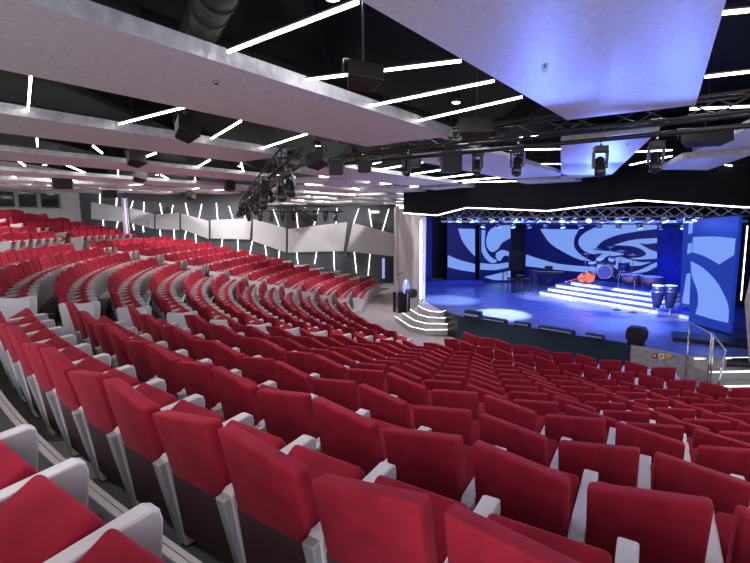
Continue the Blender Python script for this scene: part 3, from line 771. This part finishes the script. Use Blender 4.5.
screen('leftmost narrow screen with pale blue swirl shapes', LS_A, LS_B, [(447.5, 223.5), (475.3, 225), (475.3, 283.5), (447.5, 281.5)],
       [[(458, 228.5, 1), (475, 229, 1), (475, 256.5, 1), (468, 249), (462, 240)], [(447.7, 255, 1), (460, 260), (475, 264, 1), (475, 272.3, 1), (460, 270), (447.7, 267, 1)]])
screen('second narrow screen from the left showing the eye of a swirl', (5.2, 26.2), (8.2, 26.5), [(480, 223.5), (511, 224.5), (511, 285), (480, 283.5)],
       [[(481.5, 230, 1), (485.5, 230, 1), (485, 246), (490, 256), (497, 261), (492, 263), (486, 259), (481.5, 252, 1)], [(497, 225.5, 1), (510.5, 225, 1), (510.5, 238, 1), (502, 243), (498, 249), (492, 252), (487, 247), (486.5, 238), (490, 230)],
        [(496, 253, 1), (502, 250), (510.5, 252, 1), (510.5, 256, 1), (504, 256), (500, 261), (496, 258)], [(480.2, 263, 1), (495, 264), (510.5, 262, 1), (510.5, 267, 1), (495, 270), (480.2, 269.5, 1)], [(484, 277, 1), (496, 274), (510.5, 270.5, 1), (510.5, 280, 1), (495, 280)]])
RS_A, RS_B = (10.9, 15.6), (10.8, 13.7)
screen('tall right-hand screen with a pale fin shape on blue', RS_A, RS_B, [(693, 219.5), (739.5, 215.5), (729, 333), (688.5, 322)],
       [[(693, 237, 1), (715, 236.5), (735.5, 238.5, 1), (734, 255, 1), (726, 260), (719, 264.5, 1), (706, 257), (692, 252, 1)], [(690.5, 261, 1), (703, 268), (716, 281), (725, 297), (728.6, 309), (728, 323, 1), (712, 319), (695.5, 314, 1), (698, 302), (697, 290), (692, 276)]], base='smid')
screen('slim blue banner strip with pale swirl pieces beside the right screen', (12.0, 19.0), (11.9, 17.0), [(683.5, 219.5), (694, 219), (690, 309), (679.5, 307)],
       [[(689, 220, 1), (693.5, 220, 1), (693, 233, 1), (688, 234, 1)], [(688, 244, 1), (693, 242, 1), (693, 252, 1), (687, 254, 1)], [(686.5, 274, 1), (691, 273, 1), (690, 305, 1), (682, 303, 1)]], base='smid')
# dark blue flats
for (A, B, px0, px1, y0, y1, m, lab) in (((12.6, 20.2), (14.0, 17.6), 657, 685, 219, 312, 'drape', 'plain dark blue drape between the central and right screens'),
                                        ((4.0, 26.9), (8.6, 27.3), 511, 526, 221, 290, 'black', 'black flat between the left screens and the wide screen'),
                                        ((1.9, 26.0), (4.0, 26.6), 419, 432, 217, 285, 'stageblue', 'dark blue masking flat behind the pillar light')):
    A, B = Vector(A), Vector(B); P = [plane_pt(A, B, *q)[0] for q in ((px0, y0), (px1, y0), (px1, y1), (px0, y1))]; n = plane_pt(A, B, px0, y0)[1]; n3 = Vector((n.x, n.y, 0)) * .08
    b = NB(); Q = [p - n3 for p in P]; hexa(b, [P[3], P[2], Q[2], Q[3], P[0], P[1], Q[1], Q[0]]); tag(obj('stage_flat', b, m), lab, 'backdrop')
def abox(name, mats, px, py_bot, z_or_d, w_, d_, h_, label, cat, rot=0, byz=True, bev=.02, group=None):
    p = Pz(px, py_bot, z_or_d) if byz else Pd(px, py_bot, z_or_d)
    b = NB(); hexa(b, boxc(-w_ / 2, w_ / 2, 0, d_, 0, h_)); bevel(b, bev)
    o = obj(name, b, mats); o.location = p; o.rotation_euler = (0, 0, rot); tag(o, label, cat, group); return o
abox('low_platform', 'stageblue', 451, 286, SZ, 3.6, .8, .22, 'low lit platform under the leftmost screen', 'platform')
t = abox('video_monitor', 'gloss', 517, 271, 25.5, .95, .08, 1.15, 'dark rectangular monitor hanging left of the wide screen', 'monitor', byz=False)
abox('pedestal', 'black', 437, 285, SZ, .7, .6, .35, 'black box with a small lamp at the stage left wing', 'box')

# riser steps: four white steps before the wide screen
ra, rb = Vector((8.0, 22.0)), Vector((11.5, 15.9)); rd = (rb - ra).normalized(); rn = Vector((-rd.y, rd.x)); rn = rn if rn.dot(Vector((1, .3))) > 0 else -rn
t = thing('drum_riser', 'white stepped riser carrying the drums and timpani', 'riser', (0, 0, 0))
for i in range(4):
    s0 = ra + rd * (.2 * i if i < 3 else 1.0) + rn * (.32 * i); s1 = (rb if i == 0 else rb - rd * (1.5 if i == 1 else 1.6)) + rn * (.32 * i)
    e0, e1 = s0 + rn * (2.35 - .32 * i), s1 + rn * (2.35 - .32 * i)
    z0, z1 = SZ + .17 * i, SZ + .17 * (i + 1)
    b = NB(); prism(b, [tuple(s0 + rn * .03), tuple(s1 + rn * .03), tuple(e1), tuple(e0)], z0, z1 - .035); obj('step_body', b, 'riserwhite', t)
    b = NB(); prism(b, [tuple(s0), tuple(s1), tuple(e1), tuple(e0)], z1 - .035, z1); obj('tread', b, 'stageblue', t)
RZ = SZ + .68
# on a plane of the riser: place by distance along and depth
def onr(px, py, z): return Pz(px, py, z)
# double bass lying on its side
p = Pd(580, 284, 20.9); p.z = RZ + .02
t = thing('double_bass', 'orange double bass lying on its side at the riser top', 'instrument', tuple(p), math.radians(-20)); t.scale = (.62, .62, .62); t.rotation_euler = (0, -.22, -.45)
b = NB()
prof = []
for i in range(25):
    s = i / 24; wdt = .36 * math.sin(PI * min(1, s * 1.25 + .02)) ** .5 if s < .45 else .46 * math.sin(PI * max(0, (s - .30) / .72)) ** .5
    wdt = max(.02, wdt) * (1 - .38 * math.exp(-((s - .42) / .07) ** 2)); prof.append((s * 1.15, wdt))
for sgn in (-.10, .10): pass
top = [(x, w_) for x, w_ in prof] + [(x, -w_) for x, w_ in prof[::-1]]
A = [b.verts.new((x, -.11, w_)) for x, w_ in top]; B = [b.verts.new((x, .11, w_)) for x, w_ in top]
for i in range(len(top)): b.faces.new((A[i], A[(i + 1) % len(top)], B[(i + 1) % len(top)], B[i]))
b.faces.new(A[::-1]); b.faces.new(B); bevel(b, .02, 2); o = obj('body', b, 'bass', t); o.location = (-.1, 0, .33)
b = NB(); tube(b, (-.1, -.12, .33), (-.85, -.15, .25), .035, 8, .025); lathe(b, [(.02, 0), (.05, .05), (.045, .12), (.01, .16)], 10, (-.85, -.15, .25), axis=(-1, 0, -.1)); obj('neck', b, 'bass', t)
b = NB(); tube(b, (.3, -.14, .33), (-.5, -.16, .29), .02, 6); obj('fingerboard', b, 'black', t)
b = NB(); tube(b, (.2, 0, -.02), (.3, 0, .12), .02); tube(b, (.7, 0, -.02), (.6, 0, .12), .02); obj('stand', b, 'truss', t)
# drum kit
p = Pd(606, 277.5, 19.6); base = p
t = thing('drum_kit', 'blue-lit drum kit with cymbals in front of the wide screen', 'drums', tuple(p), math.radians(-35))
def drum(x, y, z, r, h, axis=(0, 0, 1), nm='drum', sh='drumblue', hd='skin'):
    b = NB(); lathe(b, [(r, 0), (r * 1.0, h)], 20, axis=axis); o = obj(nm, b, sh, t); o.location = (x, y, z)
    b = NB(); lathe(b, [(r * 1.03, -.015), (r * 1.03, .015)], 20, axis=axis); lathe(b, [(r * 1.03, h - .015), (r * 1.03, h + .015)], 20, axis=axis); obj('hoop', b, 'chrome', o)
    b = NB(); lathe(b, [(r * .97, h + .002), (r * .97, h + .018)], 20, axis=axis); obj('drum_head', b, hd, o)
drum(0, -.1, .28, .28, .40, (0, -1, 0), 'bass_drum', 'drumblue', 'drumblue')
drum(-.25, .0, .62, .16, .18, (-.1, -.4, 1), 'tom'); drum(.18, .0, .62, .16, .18, (.1, -.4, 1), 'tom')
drum(.62, .25, .30, .22, .36, (0, 0, 1), 'floor_tom'); drum(-.6, .2, .45, .18, .14, (0, -.2, 1), 'snare_drum')
for x, y, z, r in ((-.85, 0, .98, .20), (-.45, .2, 1.2, .24), (.5, .1, 1.15, .25), (.95, .1, 1.0, .22), (.05, .3, 1.3, .18)):
    b = NB(); lathe(b, [(r, 0), (r * .3, .025), (.03, .05)], 20, (0, 0, z), axis=None); o = obj('cymbal', b, 'cymbal', t); o.location = (x, y, 0); o.rotation_euler = (0, 0, 0)
    b = NB(); tube(b, (0, 0, 0), (0, 0, z), .013, 6)
    for a in range(3): tube(b, (0, 0, .25), (.22 * math.cos(a * 2.1), .22 * math.sin(a * 2.1), 0), .01, 6)
    obj('cymbal_stand', b, 'chrome', o)
b = NB(); tube(b, (0, .7, 0), (0, .7, .5), .03); lathe(b, [(.17, .5), (.17, .58)], 14, (0, .7, 0)); obj('stool', b, 'black', t)
# timpani
for i, (px, py, d) in enumerate(((631.5, 281, 19.9), (651.5, 281, 19.0))):
    p = Pd(px, py, d); p.z = RZ
    t = thing('kettle_drum', ['left copper kettle drum on the riser', 'right copper kettle drum on the riser'][i], 'drum', tuple(p), 0, 'pair of kettle drums')
    b = NB(); lathe(b, [(.08, .12), (.26, .18), (.38, .30), (.42, .46), (.42, .50)], 24); obj('bowl', b, 'copper', t)
    b = NB(); lathe(b, [(.43, .48), (.44, .52)], 24); obj('hoop', b, 'chrome', t)
    b = NB(); lathe(b, [(.41, .52), (.41, .535)], 24); obj('drum_head', b, 'skin', t)
    for a in range(3):
        b = NB(); tube(b, (.30 * math.cos(a * 2.09 + .4), .30 * math.sin(a * 2.09 + .4), 0), (.36 * math.cos(a * 2.09 + .4), .36 * math.sin(a * 2.09 + .4), .40), .02, 6); obj('leg', b, 'chrome', t)
# congas
for i, px in enumerate((656, 669)):
    p = Pz(px, 313.5, SZ + .17)
    t = thing('conga_drum', ['left tall blue conga drum on a stand', 'right tall blue conga drum on a stand'][i], 'drum', tuple(p), 0, 'pair of conga drums')
    b = NB(); lathe(b, [(.12, .22), (.15, .40), (.205, .66), (.21, .86), (.19, 1.02)], 20); obj('body', b, 'drumblue', t)
    b = NB(); lathe(b, [(.20, .99), (.205, 1.03)], 20); lathe(b, [(.212, .80), (.214, .83)], 20); obj('hoop', b, 'chrome', t)
    b = NB(); lathe(b, [(.19, 1.02), (.19, 1.04)], 20); obj('drum_head', b, 'skin', t)
    b = NB()
    for a in range(3): tube(b, (0.02 * a, 0, .3), (.3 * math.cos(a * 2.09), .3 * math.sin(a * 2.09), 0), .015, 6)
    obj('stand', b, 'chrome', t)
# microphone stands, music stand
for i, (px, py) in enumerate(((616.5, 310), (632.5, 312.5))):
    p = Pz(px, py, SZ)
    t = thing('microphone_stand', ['left thin microphone stand before the white riser', 'right thin microphone stand before the white riser'][i], 'microphone stand', tuple(p), 0, 'microphone stands before the riser')
    b = NB(); lathe(b, [(.16, 0), (.16, .02), (.03, .04)], 16); obj('base', b, 'truss', t)
    b = NB(); tube(b, (0, 0, .02), (0, 0, 1.32), .012, 6); obj('pole', b, 'chrome', t)
    b = NB(); tube(b, (0, 0, 1.32), (-.10, -.1, 1.42), .022, 8); obj('microphone', b, 'black', t)
# keyboard and table left of the riser, stools
p = Pz(548, 289, SZ)
t = thing('music_keyboard', 'electric keyboard on a stand left of the white riser', 'keyboard', tuple(p), math.radians(-12))
b = NB(); hexa(b, boxc(-.75, .75, -.18, .18, .80, .92)); bevel(b, .01); obj('keyboard_body', b, 'black', t)
b = NB(); hexa(b, boxc(-.68, .68, -.16, -.02, .921, .935)); obj('keys', b, 'skin', t)
b = NB(); tube(b, (-.5, -.15, 0), (.5, .15, .8), .02, 6); tube(b, (.5, -.15, 0), (-.5, .15, .8), .02, 6); obj('stand', b, 'truss', t)
b = NB(); hexa(b, boxc(-.2, .2, .1, .12, .95, 1.2)); obj('music_rest', b, 'black', t)
for i, (px, py) in enumerate(((504, 291), (511, 293), (519, 294), (526, 292), (533, 293))):
    p = Pz(px, py, SZ)
    t = thing('bar_stool', 'dark stool or stand in the cluster left of the riser, %s from the left' % ORD[i], 'stool', tuple(p), i * .6, 'dark stools beside the riser')
    hgt = (1.1, .75, .95, .7, 1.15)[i]
    b = NB(); lathe(b, [(.2, hgt - .06), (.22, hgt - .03), (.2, hgt)], 16); obj('seat', b, 'black', t)
    for a in range(3):
        b = NB(); tube(b, (.22 * math.cos(a * 2.09), .22 * math.sin(a * 2.09), 0), (.1 * math.cos(a * 2.09), .1 * math.sin(a * 2.09), hgt - .06), .018, 6); obj('leg', b, 'truss', t)

# floor lamps, monitors along the stage edge
def wedge(px, py, w_, h_, d_, rot, label, group=None, name='floor_light', front='blens'):
    p = Pz(px, py, SZ); t = thing(name, label, 'stage light', tuple(p + Vector((0, 0, .01))), rot, group)
    b = NB(); hexa(b, [(-w_ / 2, 0, 0), (w_ / 2, 0, 0), (w_ / 2, d_, 0), (-w_ / 2, d_, 0), (-w_ / 2, .04, h_), (w_ / 2, .04, h_), (w_ / 2, d_ * .6, h_), (-w_ / 2, d_ * .6, h_)]); bevel(b, .015); obj('housing', b, 'black', t)
    b = NB(); n = max(2, int(w_ / .22))
    for i in range(n): lathe(b, [(.035, 0), (.035, .02)], 8, (-w_ / 2 + w_ * (i + .5) / n, d_ * .6 + .05, h_ * .5), axis=(0, 1, .2))
    obj('lamp', b, front, t)
    b = NB(); hexa(b, boxc(-w_ * .44, w_ * .44, -.012, .02, h_ * .42, h_ * .62)); obj('slot', b, 'slotblue', t)
    return t
er = math.atan2(12.8 - 16.7, 7.36 - 3.05)
wedge(493, 323, .88, .16, .3, er, 'long low black batten light on the stage edge, leftmost', 'low batten lights on the stage edge')
wedge(521, 327.5, .5, .17, .3, er, 'short low black batten light on the stage edge by the white pool of light', 'low batten lights on the stage edge')
wedge(555, 333.5, 1.1, .17, .3, er, 'longest low black batten light at mid stage edge', 'low batten lights on the stage edge')
wedge(593.5, 340, .5, .17, .3, er, 'short low black batten light left of the round speaker', 'low batten lights on the stage edge')
t = wedge(471, 320, .62, .32, .4, er, 'black wedge monitor speaker at the left corner of the stage edge', None, 'monitor_speaker')
p = Pz(634.5, 346, SZ)
t = thing('stage_monitor', 'round-shouldered black speaker on the stage edge at right', 'speaker', tuple(p + Vector((0, 0, 0))), er)
b = NB(); pr = [(-.20, .10), (.20, .10), (.26, .2), (.26, .42), (.18, .54), (-.18, .54), (-.26, .42), (-.26, .2)]
A = [b.verts.new((x, 0, z)) for x, z in pr]; B = [b.verts.new((x, .34, z)) for x, z in pr]
for i in range(8): b.faces.new((A[i], A[(i + 1) % 8], B[(i + 1) % 8], B[i]))
b.faces.new(A[::-1]); b.faces.new(B); bevel(b, .03, 2); obj('cabinet', b, 'black', t)
b = NB(); hexa(b, boxc(-.2, .2, .03, .3, 0, .12)); obj('base', b, 'black', t)
# speakers by the left steps
p = Pd(401.5, 303, 22.3)
t = thing('loudspeaker', 'black loudspeaker standing at the left corner of the steps', 'speaker', (p.x, p.y, FLOOR + .0), math.radians(35))
b = NB(); hexa(b, boxc(-.36, .36, -.25, .25, 0, 1.0)); bevel(b, .03); obj('cabinet', b, 'black', t)
p = Pd(411, 300, 20.9)
t = thing('loudspeaker', 'small tilted black speaker next to the standing one', 'speaker', (p.x, p.y, SZ), math.radians(35))
b = NB(); hexa(b, boxc(-.25, .25, -.2, .2, 0, .42)); bevel(b, .12, 4); obj('cabinet', b, 'gloss', t)
p = Pd(406, 287, 21.6)
t = thing('stage_lamp', 'blue glowing lamp on a stand by the pale pillar', 'lamp', (p.x, p.y, SZ + .05))
b = NB(); lathe(b, [(.03, .0), (.14, .1), (.16, .4), (.12, .62), (.03, .7)], 14); obj('shade', b, emit('blue_lamp_glow', (.05, .12, 1), 1.6), t)
b = NB(); tube(b, (0, 0, -.9), (0, 0, .1), .03); obj('pole', b, 'truss', t)
abox('low_platform', 'black', 712, 345, SZ, 1.9, .9, .12, 'dark low platform under the right screen', 'platform', rot=math.radians(-30))
# black side wall at right with light bar
b = NB(); vquad(b, (10.95, 12.6), (9.9, 9.6), FLOOR, 3.1, .3); vquad(b, (10.95, 12.6), (15.3, 14.2), FLOOR, 3.1, .3); struct('wall_right', b, 'black')
bar(Pd(747.5, 226, 11.6), Pd(741, 300, 12.1), 'upright white light strip on the black wall right of the screen', .02, 'fled', 'edge_light', None)
b = NB(); P = [Pd(x, y, d) for x, y, d in ((750, 270, 9.6), (744, 300, 9.8), (748, 362, 9.6))]
prism(b, [(8.35, 9.9), (9.6, 9.2), (9.6, 9.6), (8.5, 10.1)], FLOOR, -2.0); 
b.free()
b = NB(); a0, a1, a2 = Pd(752, 270, 10.3), Pd(744.5, 302, 10.3), Pd(749, 362, 10.3)
hexa(b, [(a2.x, 10.3, a2.z), (a2.x + 1.6, 10.1, a2.z), (a2.x + 1.6, 10.5, a2.z), (a2.x + .4, 10.6, a2.z), (a1.x, 10.3, a1.z), (a1.x + 1.6, 10.1, a1.z), (a1.x + 1.6, 10.5, a1.z), (a1.x + .4, 10.6, a1.z)])
hexa(b, [(a1.x, 10.3, a1.z), (a1.x + 1.6, 10.1, a1.z), (a1.x + 1.6, 10.5, a1.z), (a1.x + .4, 10.6, a1.z), (a0.x, 10.3, a0.z), (a0.x + 1.6, 10.1, a0.z), (a0.x + 1.6, 10.5, a0.z), (a0.x + .4, 10.6, a0.z)])
tag(obj('angular_pillar', b, 'stone'), 'grey faceted pillar at the right edge above the steps', 'pillar')

# ------------------------------------------------------------------ trusses
def truss(A, B, w_, h_, label, bay=.5, r=.028, m='truss', rr=.014):
    A, B = Vector(A), Vector(B); d = B - A; L_ = d.length; d.normalize(); s = d.cross(Vector((0, 0, 1))).normalized() * w_ / 2; u = Vector((0, 0, h_ / 2))
    t = thing('lighting_truss', label, 'truss', tuple(A)); b = NB(); cs = [s + u, s - u, -s - u, -s + u]
    for c in cs: tube(b, c, c + d * L_, r, 8)
    obj('chord', b, m, t)
    b = NB(); n = int(L_ / bay)
    for i in range(n):
        p, q = d * (i * L_ / n), d * ((i + 1) * L_ / n)
        for j in range(4):
            a, c = cs[j], cs[(j + 1) % 4]
            tube(b, p + (a if i % 2 else c), q + (c if i % 2 else a), rr, 5)
    obj('lacing', b, m, t); return t
TZ = 1.55
T1a = en(8.6, -7.4); T1b = en(8.9, 7.0)
truss((*T1a, 1.70), (*T1b, 1.70), .35, .28, 'long dark lighting truss running across under the big panel to the right edge')
t1 = thing('lighting_bar', 'thin dark pipe hung beneath the long truss', 'pipe', (*T1a, 1.38))
b = NB(); tube(b, (0, 0, 0), (*(T1b - T1a), 0), .04, 8); obj('pipe', b, 'black', t1)
truss((-1.7, 9.7, 1.36), (-7.2, 25.2, .92), .4, .35, 'dark truss loaded with lamps receding over the middle rows', .6)
truss((-7.4, 25.6, .72), (-1.9, 27.2, .72), .35, .3, 'far horizontal truss in front of the side wall', .5)
# stage truss behind the header
def hz_(d): return .2
truss((3.1, 21.3, .34), (12.2, 14.9, .34), .35, .34, 'silver stage truss glowing blue under the header', .42, m='trussblue', rr=.014)
b = NB(); tube(b, (0, 0, 0), (9.1, -6.4, 0), .045, 8); tag(obj('curtain_pipe', b, 'riserwhite', loc=(3.1, 21.5, .0)), 'pale pipe running level beneath the blue-lit stage truss', 'pipe')
truss((5.2, 24.2, .06), (12.9, 18.4, .06), .35, .34, 'second silver truss deeper over the stage', .42, m='trussblue', rr=.014)

# ------------------------------------------------------------------ lamps on the trusses
def moving_head(scale=1.0):
    t = thing('moving_head_light', '', 'stage light')
    b = NB(); hexa(b, boxc(-.16, .16, -.12, .12, -.14, 0)); bevel(b, .015); obj('base', b, 'black', t)
    b = NB()
    for s in (-1, 1): hexa(b, boxc(s * .17 - .025, s * .17 + .025, -.06, .06, -.48, -.10))
    hexa(b, boxc(-.19, .19, -.06, .06, -.16, -.12)); bevel(b, .008); obj('yoke', b, 'gloss', t)
    b = NB(); lathe(b, [(.09, -.18), (.125, -.14), (.12, .02), (.14, .06), (.14, .20), (.11, .22)], 16, (0, 0, -.42), axis=(0, .35, -1)); h = obj('head', b, 'gloss', t)
    b = NB(); lathe(b, [(.10, .221), (.09, .235)], 16, (0, 0, -.42), axis=(0, .35, -1)); obj('lens', b, 'truss', h)
    b = NB(); tube(b, (0, 0, 0), (0, 0, .14), .03); obj('clamp', b, 'chrome', t)
    return t
mh = moving_head(); first = [True]
def place(proto_state, p, rot, label, sc=1.0, group='moving head lights', cat='stage light'):
    proto, flag = proto_state
    o = proto if flag[0] else dup(proto); flag[0] = False
    o.location = p; o.rotation_euler = rot; o.scale = (sc * (.8 if proto is mh else 1), sc, sc); tag(o, label, cat, group); return o
MH = (mh, first)
for (px, py, d, sc, rz, lab) in ((518, 146, 8.95, .85, 2.6, 'black moving head light hanging left of the blue-lit panel'), (601, 146, 7.96, .78, 3.0, 'black moving head light with red-tipped arms in front of the blue-lit panel'),
                                 (657, 141, 7.45, .75, 2.8, 'black moving head light near the right edge of the blue-lit panel'), (478, 151, 9.4, .72, 2.2, 'small moving head next to the square flood light, under the truss'),
                                 (408, 155, 10.4, .7, 1.8, 'small black lamp under the panel corner, right of the two boxes')):
    place(MH, Pd(px, py, d), (0, 0, rz), lab, sc)
TA, TB = Vector((-1.7, 9.7, 1.16)), Vector((-7.2, 25.2, .72))
random.seed(11)
for i in range(14):
    f = (.04, .10, .16, .21, .27, .33, .39, .45, .52, .60, .68, .76, .85, .94)[i]
    p = TA.lerp(TB, f) + Vector((random.uniform(-.3, .3), 0, -.05))
    place(MH, p, (random.uniform(-.5, .5), random.uniform(-.3, .3), random.uniform(0, 6)), 'black moving head on the receding truss, %s from its near end' % ORD[i], random.uniform(.75, .98), 'moving heads along the receding truss')
for i in range(9):
    p = Vector((-7.3, 25.6, .60)).lerp(Vector((-2.0, 27.2, .60)), (i + .5) / 9)
    place(MH, p, (0, 0, i), 'small black lamp on the far horizontal truss, %s from the left' % ORD[i], .9, 'lamps along the far truss')
# stage lamps with blue light
def par(glow='blens'):
    t = thing('par_light', '', 'stage light')
    b = NB(); lathe(b, [(.07, -.16), (.11, -.10), (.12, .14)], 14, axis=(0, -.3, -1)); h = obj('can', b, 'chrome', t)
    b = NB(); lathe(b, [(.10, .141), (.10, .15)], 14, axis=(0, -.3, -1)); obj('lens', b, glow, h)
    b = NB(); tube(b, (-.14, 0, 0), (-.14, 0, .16), .012); tube(b, (.14, 0, 0), (.14, 0, .16), .012); tube(b, (-.14, 0, .16), (.14, 0, .16), .012); tube(b, (0, 0, .16), (0, 0, .24), .015); obj('yoke', b, 'truss', t)
    return t
PAR = (par(), [True]); PARW = (par('lens'), [True])
for i in range(22):
    p = Vector((3.2, 21.2, .14)).lerp(Vector((12.0, 15.0, .14)), (i + .5) / 22)
    place(PARW if i % 4 == 1 else PAR, p + Vector((0, 0, -.02)), (random.uniform(-.6, .6), random.uniform(-.4, .4), random.uniform(0, 6)), 'small stage lamp on the blue-lit truss under the header, %s from the left' % ORD[i], 1, 'stage lamps under the header')
for i in range(12):
    p = Vector((5.3, 24.1, -.16)).lerp(Vector((12.8, 18.4, -.16)), (i + .5) / 12)
    place(PAR, p, (0, 0, random.uniform(0, 6)), 'blue stage lamp on the deeper truss, %s from the left' % ORD[i], 1, 'stage lamps on the deeper truss')
def spot(loc, target, e, col, size, blend=.6, rad=.1, name='stage_beam'):
    ld = bpy.data.lights.new(name, 'SPOT'); ld.energy = e; ld.spot_size = math.radians(size); ld.spot_blend = blend; ld.shadow_soft_size = rad; ld.color = col
    o = bpy.data.objects.new(name, ld); COL.objects.link(o); o.location = loc
    o.rotation_euler = (Vector(target) - Vector(loc)).to_track_quat('-Z', 'Y').to_euler(); return o
for (x, y) in ((4.6, 23.0), (6.5, 20.5), (8.2, 18.2), (9.8, 15.8), (7.2, 16.0), (10.8, 19.0)):
    spot((x, y, .0), (x, y, SZ), STAGE_W, (.035, .10, 1), 130)
c_ = Pz(501, 314, SZ); spot((c_.x + 1.0, c_.y + 1.2, .0), tuple(c_), 5200, (.7, .84, 1), 36, .55)
c_ = Pz(628, 325, SZ); spot((c_.x + .6, c_.y + .6, .2), tuple(c_), 1500, (.3, .5, 1), 50, .9)
c_ = Pz(450, 300, SZ); spot((c_.x + 1.0, c_.y - .6, .2), tuple(c_), 2500, (.4, .6, 1), 46, .8)
spot((8.0, 14.6, .2), (10.5, 17.2, -3.2), 2600, (.6, .7, 1), 36, .8)
spot((5.4, 18.6, .2), (8.3, 21.4, -3.3), 3300, (.6, .7, 1), 40, .8)
spot((7.2, 16.0, .2), (9.4, 19.3, -3.2), 3600, (.6, .7, 1), 40, .8)
for i in range(5):
    q = Vector((3.5, 21.3, -.12)).lerp(Vector((11.8, 15.4, -.12)), (i + .5) / 5)
    ld = bpy.data.lights.new('truss_glow', 'POINT'); ld.energy = 45; ld.color = (.06, .14, 1); ld.shadow_soft_size = .08; lo = bpy.data.objects.new('truss_glow', ld); COL.objects.link(lo); lo.location = q
# blue wash on the big panel, from unseen spots added below it
for (a, e) in (((3.3, 4.7), 42), ((1.5, 5.0), 52), ((5.3, 10.4), 80), ((6.4, 13.4), 100)):
    spot((a[0] + .9, a[1] + 1.9, .55), (a[0], a[1], 1.6), e * 3.2, (.12, .22, 1), 120, 1.0)

# ------------------------------------------------------------------ hanging speakers and floods
def cab(w_, d_, h_, label, p, rot, name='hanging_speaker', cat='speaker', group=None, rod=.5):
    t = thing(name, label, cat, tuple(p), 0, group); t.rotation_euler = rot
    b = NB(); hexa(b, [(-w_ / 2, -d_ / 2, -h_ / 2), (w_ / 2, -d_ / 2, -h_ / 2), (w_ * .33, d_ / 2, -h_ / 2), (-w_ * .33, d_ / 2, -h_ / 2), (-w_ / 2, -d_ / 2, h_ / 2), (w_ / 2, -d_ / 2, h_ / 2), (w_ * .33, d_ / 2, h_ / 2), (-w_ * .33, d_ / 2, h_ / 2)]); bevel(b, .012); obj('cabinet', b, 'black', t)
    b = NB(); hexa(b, boxc(-w_ * .46, w_ * .46, -d_ / 2 - .012, -d_ / 2, -h_ * .45, h_ * .45)); obj('grille', b, 'duct', t)
    b = NB(); tube(b, (-w_ / 2 - .02, 0, 0), (-w_ / 2 - .02, 0, h_ / 2 + .08), .012); tube(b, (w_ / 2 + .02, 0, 0), (w_ / 2 + .02, 0, h_ / 2 + .08), .012); tube(b, (-w_ / 2 - .02, 0, h_ / 2 + .08), (w_ / 2 + .02, 0, h_ / 2 + .08), .012); up_ = t.rotation_euler.to_matrix().inverted() @ Vector((0, 0, 3.17 - p[2])); tube(b, (0, 0, h_ / 2), up_, .010); obj('bracket', b, 'truss', t)
cab(.40, .30, .17, 'black hanging speaker between the two large ceiling panels', Pd(363, 77, 5.2), (-.25, .1, .25), rod=1.2)
cab(.40, .30, .34, 'grey-black speaker hanging in the second ceiling gap, upper left', Pd(186, 129, 8.3), (-.5, .3, .8), rod=1.0)
cab(.42, .30, .34, 'dark speaker tucked under the second ceiling panel edge', Pd(135, 158, 11.5), (-.4, .2, .9), rod=.9)
cab(.45, .30, .30, 'black speaker hanging just left of the far panels near the truss end', Pd(318, 160, 10.4), (-.3, -.35, -.5), rod=.6)
cab(.42, .3, .34, 'small dark speaker low in the ceiling at left centre', Pd(139, 176, 15.5), (-.3, .2, .8), rod=.6)
cab(.42, .3, .34, 'small dark speaker near the truss, under the fourth panel', Pd(229, 186, 18.5), (-.3, .2, .8), rod=.6)
cab(.42, .3, .34, 'tiny dark speaker under the farthest panels left of the truss', Pd(190, 196, 22), (-.3, .2, .8), rod=.5)
cab(.6, .3, .35, 'dark projector hanging under the left far panels', Pd(62, 184, 16.5), (0, 0, .7), 'ceiling_projector', 'projector', rod=.4)
cab(.6, .3, .35, 'second dark projector hanging further along the left ceiling', Pd(109, 194, 21), (0, 0, .7), 'ceiling_projector', 'projector', rod=.4)
cab(.32, .25, .30, 'boxy black lamp, left of the pair hanging below the panel end', Pd(336, 168, 10.4), (0, 0, .1), 'hanging_box_light', 'stage light', 'pair of boxy lamps', .5)
cab(.30, .25, .24, 'boxy black lamp, right of the pair hanging below the panel end', Pd(364, 167, 10.4), (0, 0, .1), 'hanging_box_light', 'stage light', 'pair of boxy lamps', .5)
cab(.55, .28, .28, 'large black flood light hanging above the truss, centre', Pd(476, 129, 7.7), (-.4, 0, -.2), 'flood_light', 'stage light', None, .3)
cab(.42, .35, .42, 'squat black beam light hanging left of the blue-lit panel', Pd(449.5, 162, 9.6), (0, 0, .2), 'flood_light', 'stage light', None, .4)
cab(.50, .2, .22, 'long black box light hanging on the truss before the far panels', Pd(410, 163, 11.3), (0, 0, .2), 'flood_light', 'stage light', None, .4)
cab(.85, .25, .26, 'wide black flood panel hanging on the truss at far right', Pd(705, 138, 9.0), (-.3, 0, -.35), 'flood_light', 'stage light', None, .35)
# sprinklers
for i, (px, py) in enumerate(((545, 67), (216, 80), (627.5, 143))):
    p = Pz(px, py, 1.6 if i < 2 else 1.5)
    t = thing('sprinkler_head', ['small metal sprinkler under the big blue-lit panel', 'small metal sprinkler under the broad upper left panel', 'small metal sprinkler under the panel behind the truss'][i], 'sprinkler', tuple(p))
    b = NB(); tube(b, (0, 0, 0), (0, 0, -.04), .012); obj('stem', b, 'chrome', t)
    b = NB(); lathe(b, [(.03, -.045), (.03, -.04)], 10); hexa(b, boxc(-.035, .035, -.006, .006, -.02, -.012)); obj('deflector', b, 'black', t)
